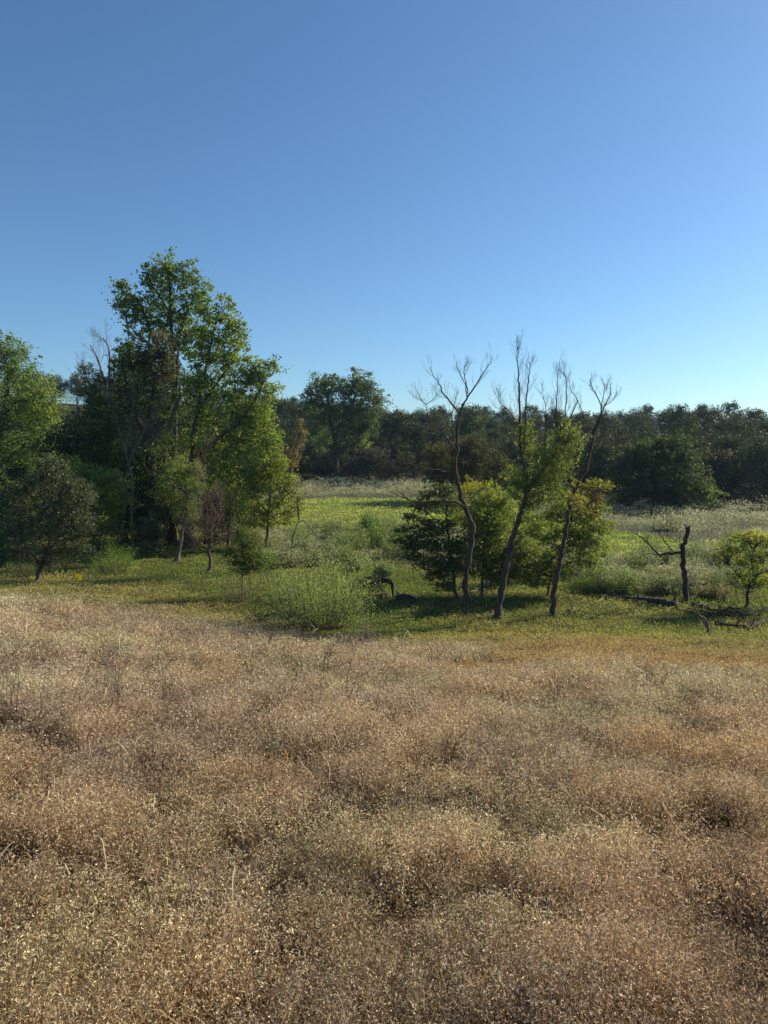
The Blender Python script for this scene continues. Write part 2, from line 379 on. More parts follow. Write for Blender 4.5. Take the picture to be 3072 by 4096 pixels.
# ------------------------------------------------------------------ trees
def trunk_paths(tb, paths, Y, base=None):
    """paths: list of (pts[(u,v[,dy])], r0px, r1px, opts) -> world polylines"""
    out = []
    for spec in paths:
        pts, r0, r1 = spec[:3]; opt = spec[3] if len(spec) > 3 else {}
        m = len(pts); dY = opt.get('dy', 0.); d0 = opt.get('d0', 0.)
        W = np.array([P(q[0], q[1], Y + d0 + dY * i / max(m - 1, 1)) for i, q in enumerate(pts)])
        if opt.get('root'):
            W[0, 2] = ground_z(W[0, 0], W[0, 1]) - .08
        s = Y / FPX; path = smooth_path(W, 4, jit=opt.get('jit', .022 if opt.get('root') else .014)); rad = np.linspace(r0, r1, len(path)) * s
        if opt.get('root'): rad[0] *= 1.9; rad[1] *= 1.3
        tb.add(path, rad, 8 if r0 * s > .05 else 5, .26)
        if 'tw' in opt: bare_twigs(tb, path, rad, *opt['tw'])
        out.append((path, rad))
    return out
def crown_leaves(lobes, Y, leaf, dens, col, clump=.55, k=26, aspect=.62, updown=0., flat=0., jitter=.35, tb=None, hooks=None, hook_r=.02, direction=None, shell=.45, squash=.75):
    """lobes: (u, v, ru, rv[, dY[, depth_r]]) in view units; returns verts, colours"""
    VV = []; CC = []; s = Y / FPX; col = np.array(col, float)
    for lb in lobes:
        u, v, ru, rv = lb[:4]; dY = lb[4] if len(lb) > 4 else 0.; rd = (lb[5] if len(lb) > 5 else min(ru, rv * 1.3)) * s
        lc = np.array(lb[6]) if len(lb) > 6 else col
        c = P(u, v, Y + dY); a = ru * s; b = rv * s
        u += R.normal() * ru * .12; v += R.normal() * rv * .10; c = P(u, v, Y + dY); a *= R.uniform(.82, 1.12); b *= R.uniform(.82, 1.1)
        nc = max(8, int(dens * 3.14 * a * b / (leaf * leaf * aspect * .28) / k))
        d = unit(R.normal(size=(nc, 3))); rr = R.random(nc) ** shell
        rr = rr * (.72 + .62 * R.random(nc)) * np.where(R.random(nc) < .10, 1.35, 1)
        cc = c + d * rr[:, None] * np.array([a, rd, b])
        cr = clump * R.uniform(.5, 1.35, nc)
        ray = R.random(nc) < .16                       # sprays that stick out of the crown
        rd_ = unit(R.normal(size=(7, 3)) + [0, 0, .35])[R.integers(0, 7, nc)]; tt = R.uniform(.75, 1.5, nc)
        cc = np.where(ray[:, None], c + rd_ * tt[:, None] * np.array([a, rd, b]), cc); cr = np.where(ray, cr * (1.25 - .55 * tt), cr)
        g = R.normal(size=(nc, k, 3)) * .36; g[..., 2] *= squash
        L = cc[:, None] + g * cr[:, None, None]
        dirn = None
        if direction == 'out': dirn = np.repeat(d, k, 0) * .8
        sz = leaf * R.uniform(.6, 1.35, nc * k)
        L = L.reshape(-1, 3)
        gzz = ground_z(L[:, 0], L[:, 1]); ok = L[:, 2] > gzz + .05
        cl = lc * (1 + jitter * (R.random((nc, 1)) - .5) * 1.1); cl = np.repeat(cl, k, 0) * (.68 + .64 * R.random((nc * k, 1)))
        yel = (R.random((nc * k, 1)) < .04); cl = np.where(yel, cl * [1.5, 1.25, .9], cl)
        V = leaves(L, sz, aspect, updown, flat, dirn).reshape(-1, 4, 3)[ok].reshape(-1, 3)
        VV.append(V); CC.append(cl[ok])
        if tb is not None and hooks is not None and len(hooks):
            for i in range(0, nc, max(1, nc // 6)):
                t = cc[i]; dd = np.linalg.norm(hooks - t, axis=1) + 2.2 * np.maximum(hooks[:, 2] - t[2] + .3, 0); h = hooks[dd.argmin()]
                mid = (h + t) / 2 + np.array([0, 0, .10 * np.linalg.norm(t - h)]) + R.normal(size=3) * .08
                L_ = np.linalg.norm(t - h); r = hook_r * (.5 + .35 * L_)
                tb.add(smooth_path([h, mid, t], 3), np.linspace(r, r * .25, 7), 4)
    return np.concatenate(VV), np.concatenate(CC)
def tree(name, label, cat, Y, paths, lobes, leaf=.11, dens=1.7, col=(.06, .09, .02), bark=None, mat=None, group=None, crown_name='crown', **kw):
    tb = Tubes(); bark = bark or M_BARK
    W = trunk_paths(tb, paths, Y)
    base = W[0][0][0].copy(); base[2] = ground_z(base[0], base[1])
    root = thing(name, label, cat, base, group)
    hooks = np.concatenate([w[0][len(w[0]) // 3:] for w in W])
    if lobes:
        V, c = crown_leaves(lobes, Y, leaf, dens, col, tb=tb, hooks=hooks, **kw)
        link_mesh(crown_name, np_mesh(crown_name, V - base, 4, c), mat or M_LEAF, root)
    link_mesh('trunk', tb.mesh('trunk', base), bark, root)
    return root

def broom_bush(name, label, u, v, wpx, hpx, n=90, col=(.13, .20, .045), leafn=46, leaf=.055, group=None, lean=0., woody=True, cat='bush', mat=None, aspect=.2, dry=False):
    b = gp(u, v); Y = b[1]; s = Y / FPX; b[2] = ground_z(b[0], b[1]); w = wpx * s / 2; h = hpx * s
    root = thing(name, label, cat, b, group); tb = Tubes(); VV = []; CC = []; ph = R.uniform(0, 200)
    for i in range(n):
        th = R.uniform(0, 6.283); q = R.random() ** .6; lump = float(vnoise(ph + 2.2 * math.cos(th) * (.4 + q), ph * 3 + 2.2 * math.sin(th) * (.4 + q)))
        rr = w * q * (.78 + .4 * lump); hh = h * (1 - .4 * q * q) * (.40 + .95 * lump) * R.uniform(.72, 1.1)
        tip = b + np.array([rr * math.cos(th) + lean * hh, rr * math.sin(th), hh]); st = b + np.array([rr * .38 * math.cos(th) + R.normal() * w * .12, rr * .38 * math.sin(th) + R.normal() * w * .12, 0]); tip = tip + R.normal(size=3) * [w * .10, w * .10, h * .06]
        mid = st * .45 + tip * .55 + np.array([.12 * rr * math.cos(th), .12 * rr * math.sin(th), -.10 * hh + .0])
        path = smooth_path([st, mid, tip], 4, .01)
        if woody and (i % 2 == 0 or dry): tb.add(path, np.linspace(.012, .003, len(path)) * (1 + Y * .01), 3)
        t = R.uniform(.30, 1.0, leafn) ** .8; f = t * (len(path) - 1); ix = np.minimum(f.astype(int), len(path) - 2); fr = (f - ix)[:, None]
        pp = path[ix] * (1 - fr) + path[ix + 1] * fr + R.normal(size=(leafn, 3)) * ((.08 + .13 * t) * (h / 2))[:, None]
        dr = unit(path[ix + 1] - path[ix])
        VV.append(leaves(pp, leaf * R.uniform(.7, 1.6, leafn), aspect, .15, 0, dr * .35))
        CC.append(np.array(col) * (.7 + .6 * lump) * R.uniform(.75, 1.25) * (.7 + .6 * R.random((leafn, 1))) * (1 + .25 * (t[:, None] - .5)))
    if woody: link_mesh('stems', tb.mesh('stems', b), M_DEAD if dry else M_BARK2, root)
    link_mesh('foliage', np_mesh('foliage', np.concatenate(VV) - b, 4, np.concatenate(CC)), mat or M_WILLOW, root)
    return root

# ---- the far wood: every tree a copy of one of a few kinds
protos = []
def proto(i, H, Wd, col, leaf, k, dens):
    root = bpy.data.objects.new('wood_tree', None); COL.objects.link(root)
    tb = Tubes(); hooks = []
    stem = smooth_path([[0, 0, -.8], [R.normal() * .2, R.normal() * .2, H * .3], [R.normal() * .4, R.normal() * .4, H * .62]], 4)
    tb.add(stem, np.linspace(.24, .10, len(stem)), 6, .2)
    VV = []; CC = []; nl = 13
    for q in range(nl):
        th = q * 2.4 + R.uniform(-.4, .4); f = (q + .5) / nl; zc = H * (.30 + .58 * f); rr = Wd * .5 * math.sqrt(max(.05, 1 - (2 * f - .85) ** 2 * .8)) * R.uniform(.45, .85)
        c = np.array([rr * math.cos(th), rr * math.sin(th), zc]); lr = Wd * R.uniform(.17, .27)
        nc = int(dens * 1.0); d = unit(R.normal(size=(nc, 3))); cc = c + d * (R.random(nc) ** .35 * lr)[:, None] * np.array([1, 1, .8])
        L = (cc[:, None] + R.normal(size=(nc, k, 3)) * .34 * lr * .55).reshape(-1, 3); L = L[L[:, 2] > .1]
        VV.append(leaves(L, leaf * R.uniform(.6, 1.4, len(L)), .65)); CC.append(np.array(col) * R.uniform(.75, 1.3) * (.65 + .7 * R.random((len(L), 1))))
        h = stem[int(len(stem) * .6)] ; tb.add(smooth_path([h, (h + c) / 2 + [0, 0, .3], c], 3), np.linspace(.09, .03, 7), 4)
    # low skirt of brush at the foot
    L = R.normal(size=(int(dens * k * 2.2), 3)) * np.array([Wd * .30, Wd * .30, H * .16]) + np.array([0, 0, H * .2]); L = L[L[:, 2] > 0.1]
    VV.append(leaves(L, leaf * R.uniform(.6, 1.3, len(L)), .65)); CC.append(np.array(col) * (.6 + .5 * R.random((len(L), 1))))
    link_mesh('crown', np_mesh('crown', np.concatenate(VV), 4, np.concatenate(CC)), M_FAR, root)
    link_mesh('trunk', tb.mesh('trunk'), M_BARK, root)
    protos.append(root)
kinds = [(8.6, 7.0, (.050, .066, .030)), (9.6, 6.6, (.056, .072, .030)), (7.6, 7.6, (.048, .064, .036)), (10.2, 7.4, (.044, .066, .024)), (7.0, 5.6, (.066, .070, .038)), (8.2, 6.2, (.058, .080, .030)), (9.0, 8.0, (.052, .058, .028))]
for i, (h, w, c) in enumerate(kinds): proto(i, h, w, c, .27, 15, 30)
used = [False] * len(protos)
def place_wood(x, y, s, rz, label, group, ki=None, cat='tree', sz=1.0):
    ki = int(R.integers(len(protos))) if ki is None else ki; src = protos[ki]
    if not used[ki]: r = src; used[ki] = True
    else:
        r = src.copy(); COL.objects.link(r)
        for ch in list(src.children):
            c = ch.copy(); COL.objects.link(c); c.parent = r
    r.location = (x, y, float(ground_z(x, y))); r.rotation_euler = (0, 0, rz); r.scale = (s, s, s * sz)
    tag(r, label, cat, group); return r
cnt = 0
for ring in range(7):
    off = [2.5, 10, 21, 34, 48, 62, 76][ring]
    b = -40.0 + R.uniform(0, 20)
    while b < 815:
        d = float(wood_edge(b)) + off + R.uniform(-2, 2); step = FPX * 4.7 / d * (1 + ring * .04)
        y = d; x = (b - 384) / FPX * y
        low = b < 240 and ring not in (3, 6)
        if not low and cnt < 296:
            sc = R.uniform(.74, .92)
            side = 'left' if b < 300 else ('middle' if b < 480 else 'right')
            lab = {'left': 'dark tree of the wood on the hill seen above the left hand thicket', 'middle': 'dark tree of the wood behind the middle meadow', 'right': 'dark bluish tree of the wood rising along the right hand ridge'}[side]
            place_wood(x, y, sc, R.uniform(0, 6.28), lab, 'trees of the far wood, ' + side)
            cnt += 1
        b += step * R.uniform(.8, 1.2)
# ---- dark thicket behind the left group
for (u, Yd, s, sz, lab) in [
        (80, 62, .95, 1.0, 'dark tree in the thicket right of the bright left edge tree'),
        (95, 54, .95, 1.05, 'dark tree under the bare grey tree tops in the left thicket'),
        (122, 56, 1.15, 1.1, 'dark tree in the left thicket beneath the tall cottonwood'),
        (150, 52, 1.15, 1.2, 'blackish tree of the thicket straight behind the grey dead branches'),
        (205, 57, 1.0, 1.0, 'dark tree of the thicket behind the leaning cottonwood limb'),
        (236, 60, .95, .95, 'dark tree at the right end of the left thicket'),
        (12, 78, 1.0, 1.0, 'dark tree behind the left edge of the thicket')]:
    Y = Yd; x = (u - 384) / FPX * Y; place_wood(x, Y, s, R.uniform(0, 6), lab, 'thicket trees', int(R.integers(4)), sz=sz)
for (u, Yd, s, lab) in [(70, 46, .42, 'low dark bush in the deep shade behind the left oak'), (140, 45, .5, 'low black bush beneath the thicket by the pale willow'), (165, 47, .45, 'low dark bush just left of the pale willow trunk'), (215, 46, .45, 'low dark bush behind the reddish dead tree'),
                        (20, 48, .5, 'low dark bush at the left edge under the bright tree'), (237, 47, .42, 'low dark bush behind the young tree')]:
    x = (u - 384) / FPX * Yd; place_wood(x, Yd, s, R.uniform(0, 6), lab, 'thicket undergrowth', int(R.integers(4)), cat='bush')

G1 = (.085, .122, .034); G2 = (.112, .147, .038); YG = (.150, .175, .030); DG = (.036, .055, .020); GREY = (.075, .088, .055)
# ---- left edge tree
tree('broadleaf_tree', 'bright yellow green tree cut by the left edge of the photo', 'tree', 66.9,
     [([(-8, 552), (-6, 500), (-2, 450), (4, 415)], 5, 2.5, {'root': 1}), ([(-2, 450), (-20, 400), (-22, 360)], 2.6, 1), ([(-3, 440), (12, 405), (30, 402), (42, 412)], 2.2, .8), ([(2, 420), (8, 385), (4, 350)], 2, .8)],
     [(-8, 358, 28, 22, 0, 22, G1), (10, 352, 14, 14, 1, 14, G1), (22, 372, 16, 16, 0, 18, G1), (-5, 395, 34, 26), (42, 392, 14, 16, -1, 14, G2), (48, 412, 13, 22, -1, 16, G2), (22, 412, 24, 22), (50, 436, 9, 18, -1, 12, G2), (38, 445, 18, 20), (5, 445, 34, 24), (28, 468, 20, 16, 0, 18, G1), (0, 480, 26, 20, 0, 20, G1)],
     leaf=.2, dens=1.5, col=G1, clump=.85, k=24)
# ---- vine darkened tree and tall cottonwood
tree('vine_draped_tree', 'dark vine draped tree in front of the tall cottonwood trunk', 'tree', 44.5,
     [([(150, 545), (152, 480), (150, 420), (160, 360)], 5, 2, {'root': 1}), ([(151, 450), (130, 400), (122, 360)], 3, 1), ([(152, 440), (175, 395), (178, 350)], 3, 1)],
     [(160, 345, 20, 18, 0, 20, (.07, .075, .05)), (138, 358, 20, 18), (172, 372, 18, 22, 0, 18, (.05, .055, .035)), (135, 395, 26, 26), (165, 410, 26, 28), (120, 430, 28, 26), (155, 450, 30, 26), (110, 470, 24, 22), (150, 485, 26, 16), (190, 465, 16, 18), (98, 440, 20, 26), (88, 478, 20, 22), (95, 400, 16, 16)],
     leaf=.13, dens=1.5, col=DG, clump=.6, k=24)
tree('cottonwood', 'tallest cottonwood with airy rounded top standing over the left thicket', 'tree', 46,
     [([(172, 552), (174, 480), (175, 400), (172, 340), (170, 290), (168, 268)], 3.2, .7, {'root': 1}), ([(175, 390), (150, 330), (138, 300), (122, 292)], 2.2, .6), ([(173, 350), (188, 310), (196, 290)], 1.8, .6), ([(174, 360), (150, 345), (128, 325)], 1.5, .5), ([(171, 315), (152, 285), (145, 272)], 1.2, .4)],
     [(166, 268, 17, 13), (148, 276, 12, 10), (186, 275, 15, 13), (200, 288, 9, 10), (163, 292, 24, 14), (122, 285, 8, 7), (130, 300, 16, 12), (118, 306, 7, 6), (190, 304, 16, 14), (152, 312, 24, 13), (132, 318, 13, 9), (180, 322, 18, 14), (160, 330, 16, 10), (132, 335, 7, 5), (196, 335, 12, 12), (178, 345, 14, 12), (125, 350, 8, 9), (130, 365, 12, 12)],
     leaf=.145, dens=1.9, col=G1, clump=.55, k=20, aspect=.85, bark=M_BARK)
tree('cottonwood', 'leaning sunlit cottonwood on the right side of the left thicket', 'tree', 43,
     [([(186, 558), (188, 500), (190, 465), (194, 430), (200, 395), (210, 350), (216, 320)], 3.6, .8, {'root': 1}), ([(190, 462), (210, 445), (235, 425), (252, 405), (262, 385)], 2.6, .7, {'dy': -1}), ([(170, 440), (160, 425), (150, 430)], .1, .1), ([(196, 420), (205, 400), (226, 370), (238, 345)], 1.5, .5), ([(225, 430), (240, 440), (262, 440)], 1.2, .4), ([(168, 428), (174, 412), (181, 394)], 1.9, 1.2, {'d0': -2})],
     [(208, 312, 12, 12), (224, 306, 10, 9), (214, 330, 18, 16), (234, 326, 12, 14), (242, 338, 8, 12), (206, 355, 20, 18), (230, 358, 18, 18), (215, 382, 24, 16), (240, 378, 13, 14), (196, 385, 14, 16),
      (262, 372, 13, 12), (272, 366, 8, 9), (250, 378, 10, 10), (262, 392, 16, 14), (256, 412, 20, 16), (232, 408, 18, 16), (262, 435, 20, 18), (240, 440, 20, 18), (205, 412, 15, 16), (200, 445, 16, 18), (222, 465, 22, 18), (252, 465, 22, 16), (275, 440, 8, 14), (232, 490, 18, 14), (205, 480, 14, 14)],
     leaf=.135, dens=1.9, col=G2, clump=.52, k=22, aspect=.85, bark=M_BARK2, jitter=.45)
tree('half_dead_tree', 'half bare tree with grey twigs sticking out above the left thicket', 'tree', 52,
     [([(112, 548), (111, 480), (108, 430), (104, 405), (90, 385), (82, 362)], 2.6, .5, {'root': 1, 'tw': (16, 2.2, .018, 2, .5)}), ([(108, 430), (106, 390), (98, 360), (90, 345)], 1.5, .4, {'tw': (12, 2, .016, 2, .3)}), ([(107, 420), (109, 385), (109, 350), (103, 338)], 1.5, .4, {'tw': (12, 2, .016, 2, .3)}), ([(109, 410), (120, 375), (118, 345)], 1.2, .3, {'tw': (10, 1.7, .015, 2, .3)})],
     [(88, 370, 9, 7), (98, 378, 9, 8), (84, 382, 6, 5), (105, 388, 10, 10), (92, 395, 10, 6), (115, 370, 7, 9)], leaf=.13, dens=1.5, col=(.05, .062, .03), clump=.45, k=16, bark=M_DEAD)
def bare_tree(name, label, Y, paths, bark, cat='dead tree', extra=None, group=None):
    tb = Tubes(); W = trunk_paths(tb, paths, Y); base = W[0][0][0].copy(); base[2] = ground_z(base[0], base[1])
    root = thing(name, label, cat, base, group); link_mesh('trunk', tb.mesh('trunk', base), bark, root); return root
bare_tree('dead_tree', 'grey leafless tree with tangled thin branches before the blackest thicket', 40.5,
     [([(133, 556), (131, 510), (132, 478), (128, 465)], 1.3, .9, {'root': 1}), ([(128, 466), (140, 440), (152, 415), (166, 396)], 1.0, .3, {'tw': (46, 1.6, .008, 2, .1)}), ([(130, 470), (122, 440), (114, 412), (112, 385)], .6, .2, {'tw': (46, 1.5, .007, 2, .15)}),
      ([(134, 462), (130, 430), (134, 400), (130, 378)], .6, .2, {'tw': (44, 1.5, .007, 2, .15)}), ([(136, 455), (150, 440), (162, 432), (172, 428)], .6, .2, {'tw': (34, 1.3, .007, 2, .15)})], M_DEAD)
for (u, v, Yd, s_, lab) in [(150, 0, 41.5, .36, 'small dark leafy bush between the drooping tree and the pale willow'), (128, 0, 42.5, .42, 'dark bush hiding the foot of the grey leafless tree')]:
    place_wood((u - 384) / FPX * Yd, Yd, s_, 1.0, lab, 'thicket undergrowth', 5, cat='bush')
# ---- leafy understory filling the left thicket
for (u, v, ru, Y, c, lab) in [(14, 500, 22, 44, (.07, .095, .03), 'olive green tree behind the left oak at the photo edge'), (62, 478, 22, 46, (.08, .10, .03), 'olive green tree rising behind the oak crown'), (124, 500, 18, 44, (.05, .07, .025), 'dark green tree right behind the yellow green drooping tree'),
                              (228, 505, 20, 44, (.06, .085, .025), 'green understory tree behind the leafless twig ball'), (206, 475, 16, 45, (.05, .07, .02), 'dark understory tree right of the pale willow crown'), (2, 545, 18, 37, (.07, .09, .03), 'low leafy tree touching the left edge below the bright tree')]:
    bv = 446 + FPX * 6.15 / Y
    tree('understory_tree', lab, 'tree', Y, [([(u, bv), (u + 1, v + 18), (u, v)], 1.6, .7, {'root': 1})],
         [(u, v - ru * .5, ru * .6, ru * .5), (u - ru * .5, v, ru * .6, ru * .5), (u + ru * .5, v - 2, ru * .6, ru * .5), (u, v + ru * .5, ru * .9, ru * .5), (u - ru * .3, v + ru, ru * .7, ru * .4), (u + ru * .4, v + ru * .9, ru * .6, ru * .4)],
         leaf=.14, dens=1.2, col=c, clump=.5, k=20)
# ---- near left group
Yo = gdepth(37, 582)
tree('oak', 'grey green oak with a forked dark trunk nearest the left edge', 'tree', Yo,
     [([(36, 583), (39, 572), (44, 560), (48, 548), (52, 530), (55, 505)], 2.3, .9, {'root': 1}), ([(40, 566), (34, 556), (26, 546), (20, 530)], 1.1, .4), ([(44, 558), (56, 540), (70, 525)], 1.1, .4), ([(50, 535), (44, 505), (40, 480)], 1.1, .4)],
     [(50, 464, 11, 9), (60, 472, 14, 11), (72, 484, 13, 11), (34, 482, 15, 13), (22, 490, 9, 8), (52, 498, 26, 16), (84, 498, 11, 11), (20, 508, 12, 12), (8, 528, 9, 9), (40, 520, 24, 16), (68, 524, 22, 16), (90, 526, 9, 11), (28, 545, 20, 13), (58, 548, 20, 11), (80, 548, 12, 8), (16, 552, 10, 9), (40, 564, 13, 6)],
     leaf=.085, dens=1.6, col=(.058, .074, .040), clump=.36, k=24, mat=M_GLOSSY, jitter=.4)
Yh = gdepth(95, 559)
tree('hackberry', 'yellow green tree with drooping right side and pale tapered trunk', 'tree', Yh,
     [([(96, 559), (94, 545), (92, 530), (90, 505)], 2.6, 1.4, {'root': 1}), ([(92, 525), (106, 500), (120, 485)], 1.2, .4), ([(91, 520), (76, 495), (70, 475)], 1.1, .4)],
     [(72, 466, 12, 9, 0, 12, YG), (84, 474, 14, 10), (98, 478, 14, 12), (112, 478, 12, 10, 0, 12, (.11, .13, .05)), (126, 484, 10, 9, 0, 10, (.12, .145, .06)), (124, 496, 8, 9, 0, 9, (.12, .145, .06)), (108, 494, 16, 13, 0, 12, YG), (118, 512, 12, 12), (96, 505, 20, 15), (108, 526, 17, 10, 0, 12, YG), (128, 532, 10, 6), (90, 530, 18, 10), (100, 545, 10, 5)],
     leaf=.12, dens=1.5, col=G2, clump=.42, k=24, bark=M_DEAD, updown=-.3)
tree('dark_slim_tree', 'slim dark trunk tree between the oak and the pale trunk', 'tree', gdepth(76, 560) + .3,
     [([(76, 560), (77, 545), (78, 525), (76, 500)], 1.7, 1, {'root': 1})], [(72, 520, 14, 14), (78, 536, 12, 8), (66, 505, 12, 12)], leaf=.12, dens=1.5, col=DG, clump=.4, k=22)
Yw = gdepth(178, 562)
tree('willow', 'pale trunked willow with a light green drooping crown in the left group', 'tree', Yw,
     [([(176, 563), (180, 545), (183, 528), (188, 505), (186, 485)], 2.3, 1.2, {'root': 1}), ([(187, 508), (196, 490), (198, 475)], 1, .3), ([(186, 515), (174, 492), (168, 480)], .9, .3), ([(184, 522), (190, 530), (196, 548), (200, 560)], .5, .2)],
     [(182, 463, 13, 9), (170, 468, 9, 8), (193, 470, 10, 10), (180, 480, 18, 13), (168, 492, 9, 9), (196, 488, 9, 12), (184, 500, 14, 12), (192, 514, 8, 8), (174, 508, 8, 8)],
     leaf=.13, dens=1.5, col=(.115, .150, .050), clump=.40, k=28, aspect=.28, updown=-1.0, mat=M_WILLOW, bark=M_DEAD)
bare_tree('dead_tree', 'small leafless reddish brown tree with a dense twig ball', gdepth(209, 573),
     [([(209, 574), (210, 562), (209, 550), (210, 540)], 1.9, 1.4, {'root': 1}), ([(210, 548), (204, 530), (200, 512), (198, 500)], .9, .2, {'tw': (46, 1.2, .011, 2, .1)}), ([(210, 546), (216, 528), (220, 508), (216, 495)], .9, .2, {'tw': (46, 1.2, .011, 2, .1)}),
      ([(209, 550), (196, 540), (188, 530)], .8, .2, {'tw': (34, 1., .011, 2, .1)}), ([(210, 548), (224, 538), (234, 528)], .8, .2, {'tw': (34, 1., .011, 2, .1)}), ([(210, 540), (208, 520), (204, 470), (208, 440)], .5, .2, {'tw': (26, 1.1, .010, 2, .1)}), ([(210, 542), (212, 515), (214, 500)], .7, .2, {'tw': (34, 1.1, .011, 2, .1)})],
     bark_material('red_brown_bark', (.075, .052, .042), (.20, .145, .115), 14))
Ye = gdepth(266, 548)
tree('elm', 'yellow green elm with a thin straight trunk right of the thicket', 'tree', Ye,
     [([(266, 549), (267, 535), (268, 520), (270, 495), (272, 470)], 1.5, .7, {'root': 1}), ([(268, 515), (282, 500), (295, 488)], .8, .3), ([(268, 512), (256, 498), (250, 482)], .8, .3), ([(268, 520), (284, 512), (296, 508)], .6, .2)],
     [(270, 460, 12, 9), (260, 470, 12, 10), (278, 474, 13, 12), (252, 486, 10, 12), (268, 488, 18, 12), (290, 486, 12, 11), (297, 500, 7, 10), (280, 503, 16, 12), (258, 505, 14, 11), (270, 520, 15, 9), (290, 516, 10, 7), (256, 522, 9, 6)],
     leaf=.12, dens=1.5, col=(.125, .145, .030), clump=.42, k=22)
bare_tree('dead_sapling', 'thin leafless sapling with a snapped top left of the weeds', gdepth(291, 565),
     [([(290, 566), (292, 550), (293, 540), (296, 527), (299, 520), (299, 507)], .9, .35, {'root': 1}), ([(299, 520), (298, 512), (298, 497)], .8, .7, {'d0': .0}), ([(299, 522), (304, 521), (310, 528), (317, 536)], .5, .15, {'tw': (5, .6, .008, 0)}), ([(292, 548), (302, 540), (312, 533), (318, 528)], .45, .12, {'tw': (5, .5, .008, 0)}), ([(292, 545), (291, 535), (290, 528)], .3, .1), ([(299, 510), (292, 512), (285, 518)], .5, .15)], M_BARK2)
Yy = gdepth(242, 597)
tree('young_tree', 'small dark green tree rising out of an arching stemmed shrub', 'tree', Yy,
     [([(242, 598), (242, 585), (243, 572), (244, 550)], .9, .5, {'root': 1}), ([(243, 570), (252, 560), (258, 552)], .5, .2), ([(243, 572), (236, 560), (230, 552)], .4, .2)],
     [(243, 531, 7, 6), (236, 542, 11, 8), (250, 542, 10, 8), (228, 552, 8, 6), (243, 554, 16, 8), (257, 556, 9, 6), (236, 564, 14, 6), (252, 568, 12, 6), (262, 565, 6, 4)],
     leaf=.075, dens=1.6, col=(.055, .078, .022), clump=.30, k=20)
broom_bush('arching_shrub', 'low shrub of arching brown stems around the young tree', 246, 600, 62, 38, 70, (.105, .145, .05), 26, .06)
broom_bush('broom_bush', 'large feathery bright green bush at the edge of the dry slope', 321, 631, 112, 80, 260, (.165, .205, .085), 80, .050, aspect=.34)
broom_bush('broom_bush', 'medium feathery bush behind and left of the largest feathery bush', 292, 604, 50, 34, 90, (.115, .185, .05), 46, .055)
broom_bush('broom_bush', 'green bush with two bright plumes behind the yellow flag', 116, 574, 48, 30, 90, (.11, .165, .045), 40, .06)
broom_bush('broom_bush', 'tall bright plume rising behind the flag bush, left one', 111, 566, 10, 27, 26, (.14, .24, .035), 60, .06)
broom_bush('broom_bush', 'tall bright plume of the flag bush, right one', 126, 568, 12, 26, 30, (.14, .24, .035), 60, .06)
broom_bush('broom_bush', 'small green bush right of the third willow trunk', 585, 592, 26, 19, 60, (.12, .18, .045), 34, .055)
broom_bush('broom_bush', 'dull green shrub beneath the left oak', 26, 578, 34, 22, 46, (.11, .125, .05), 34, .06)
broom_bush('broom_bush', 'dull green shrub between the oak trunk and the flag', 62, 570, 34, 20, 46, (.13, .14, .06), 34, .06)
for (u, v, w, h, lab, c) in [(378, 552, 26, 34, 'tall green bush among the weeds left of the layered elm', (.14, .21, .055)), (398, 548, 22, 28, 'green bush among the weeds close to the layered elm', (.14, .21, .055)), (350, 556, 30, 24, 'green bush in the middle of the grey weeds', (.13, .18, .06)), (330, 548, 24, 24, 'pale green bush at the near side of the grey weeds', (.14, .18, .07)),
                         (357, 572, 26, 14, 'small pale leafed bush behind the fallen arch', (.22, .27, .12)), (384, 578, 22, 16, 'leafy pale sprout growing over the fallen arch', (.19, .25, .09)), (312, 566, 24, 16, 'pale leafed bush right of the dead sapling', (.18, .22, .10)), (370, 530, 22, 20, 'feathery bush farther back in the weeds', (.14, .20, .06)),
                         (612, 580, 26, 14, 'grey green bush beyond the fallen log', (.17, .19, .09)), (665, 594, 34, 20, 'pale bushy weed left of the snag', (.21, .23, .12)), (640, 582, 30, 16, 'grey green bush behind the fallen log', (.17, .19, .09)), (712, 598, 36, 16, 'brownish bush between the snag and the right edge tree', (.16, .15, .08)), (672, 530, 30, 14, 'pale bush in front of the silver grass', (.20, .21, .13)), (608, 512, 40, 24, 'grey shrub in blue shade behind the right willow', (.12, .14, .08))]:
    broom_bush('weed_bush', lab, u, v, w, h, 46, c, 40, .05 + .0011 * gdepth(u, v), cat='bush', aspect=.4, mat=M_WEED)
# countless-looking but separate low bushes standing in the two weed belts
bp_ = []
for i in range(6):
    r_ = broom_bush('weed_bush', 'x', 300 + 12 * i, 556, 30, 24, 46, [(.15, .20, .07), (.19, .22, .11), (.13, .19, .05), (.24, .26, .16), (.17, .19, .09), (.20, .24, .10)][i], 34, .085, cat='bush', aspect=.4, mat=M_WEED)
    bp_.append(r_)
k_ = 0
for q in range(400):
    b_ = R.choice([R.uniform(252, 440), R.uniform(590, 775)]); y_ = R.uniform(29, 62); x_ = (b_ - 384) / FPX * y_
    if int(zone(np.array([x_]), np.array([y_]))[0]) != 3 or k_ >= 84: continue
    src = bp_[k_ % 6]
    if k_ < 6: r_ = src
    else:
        r_ = src.copy(); COL.objects.link(r_)
        for ch in list(src.children):
            c = ch.copy(); COL.objects.link(c); c.parent = r_
    r_.location = (x_, y_, float(ground_z(x_, y_))); r_.rotation_euler = (0, 0, R.uniform(0, 6.28)); sc = R.uniform(.45, 1.0); r_.scale = (sc * R.uniform(.8, 1.3), sc, sc)
    mid = b_ < 500
    tag(r_, 'low leafy weed bush in the belt of grey weeds, ' + ('left of the willows' if mid else 'around and behind the snag'), 'bush', 'weed bushes left of the willows' if mid else 'weed bushes by the snag'); k_ += 1
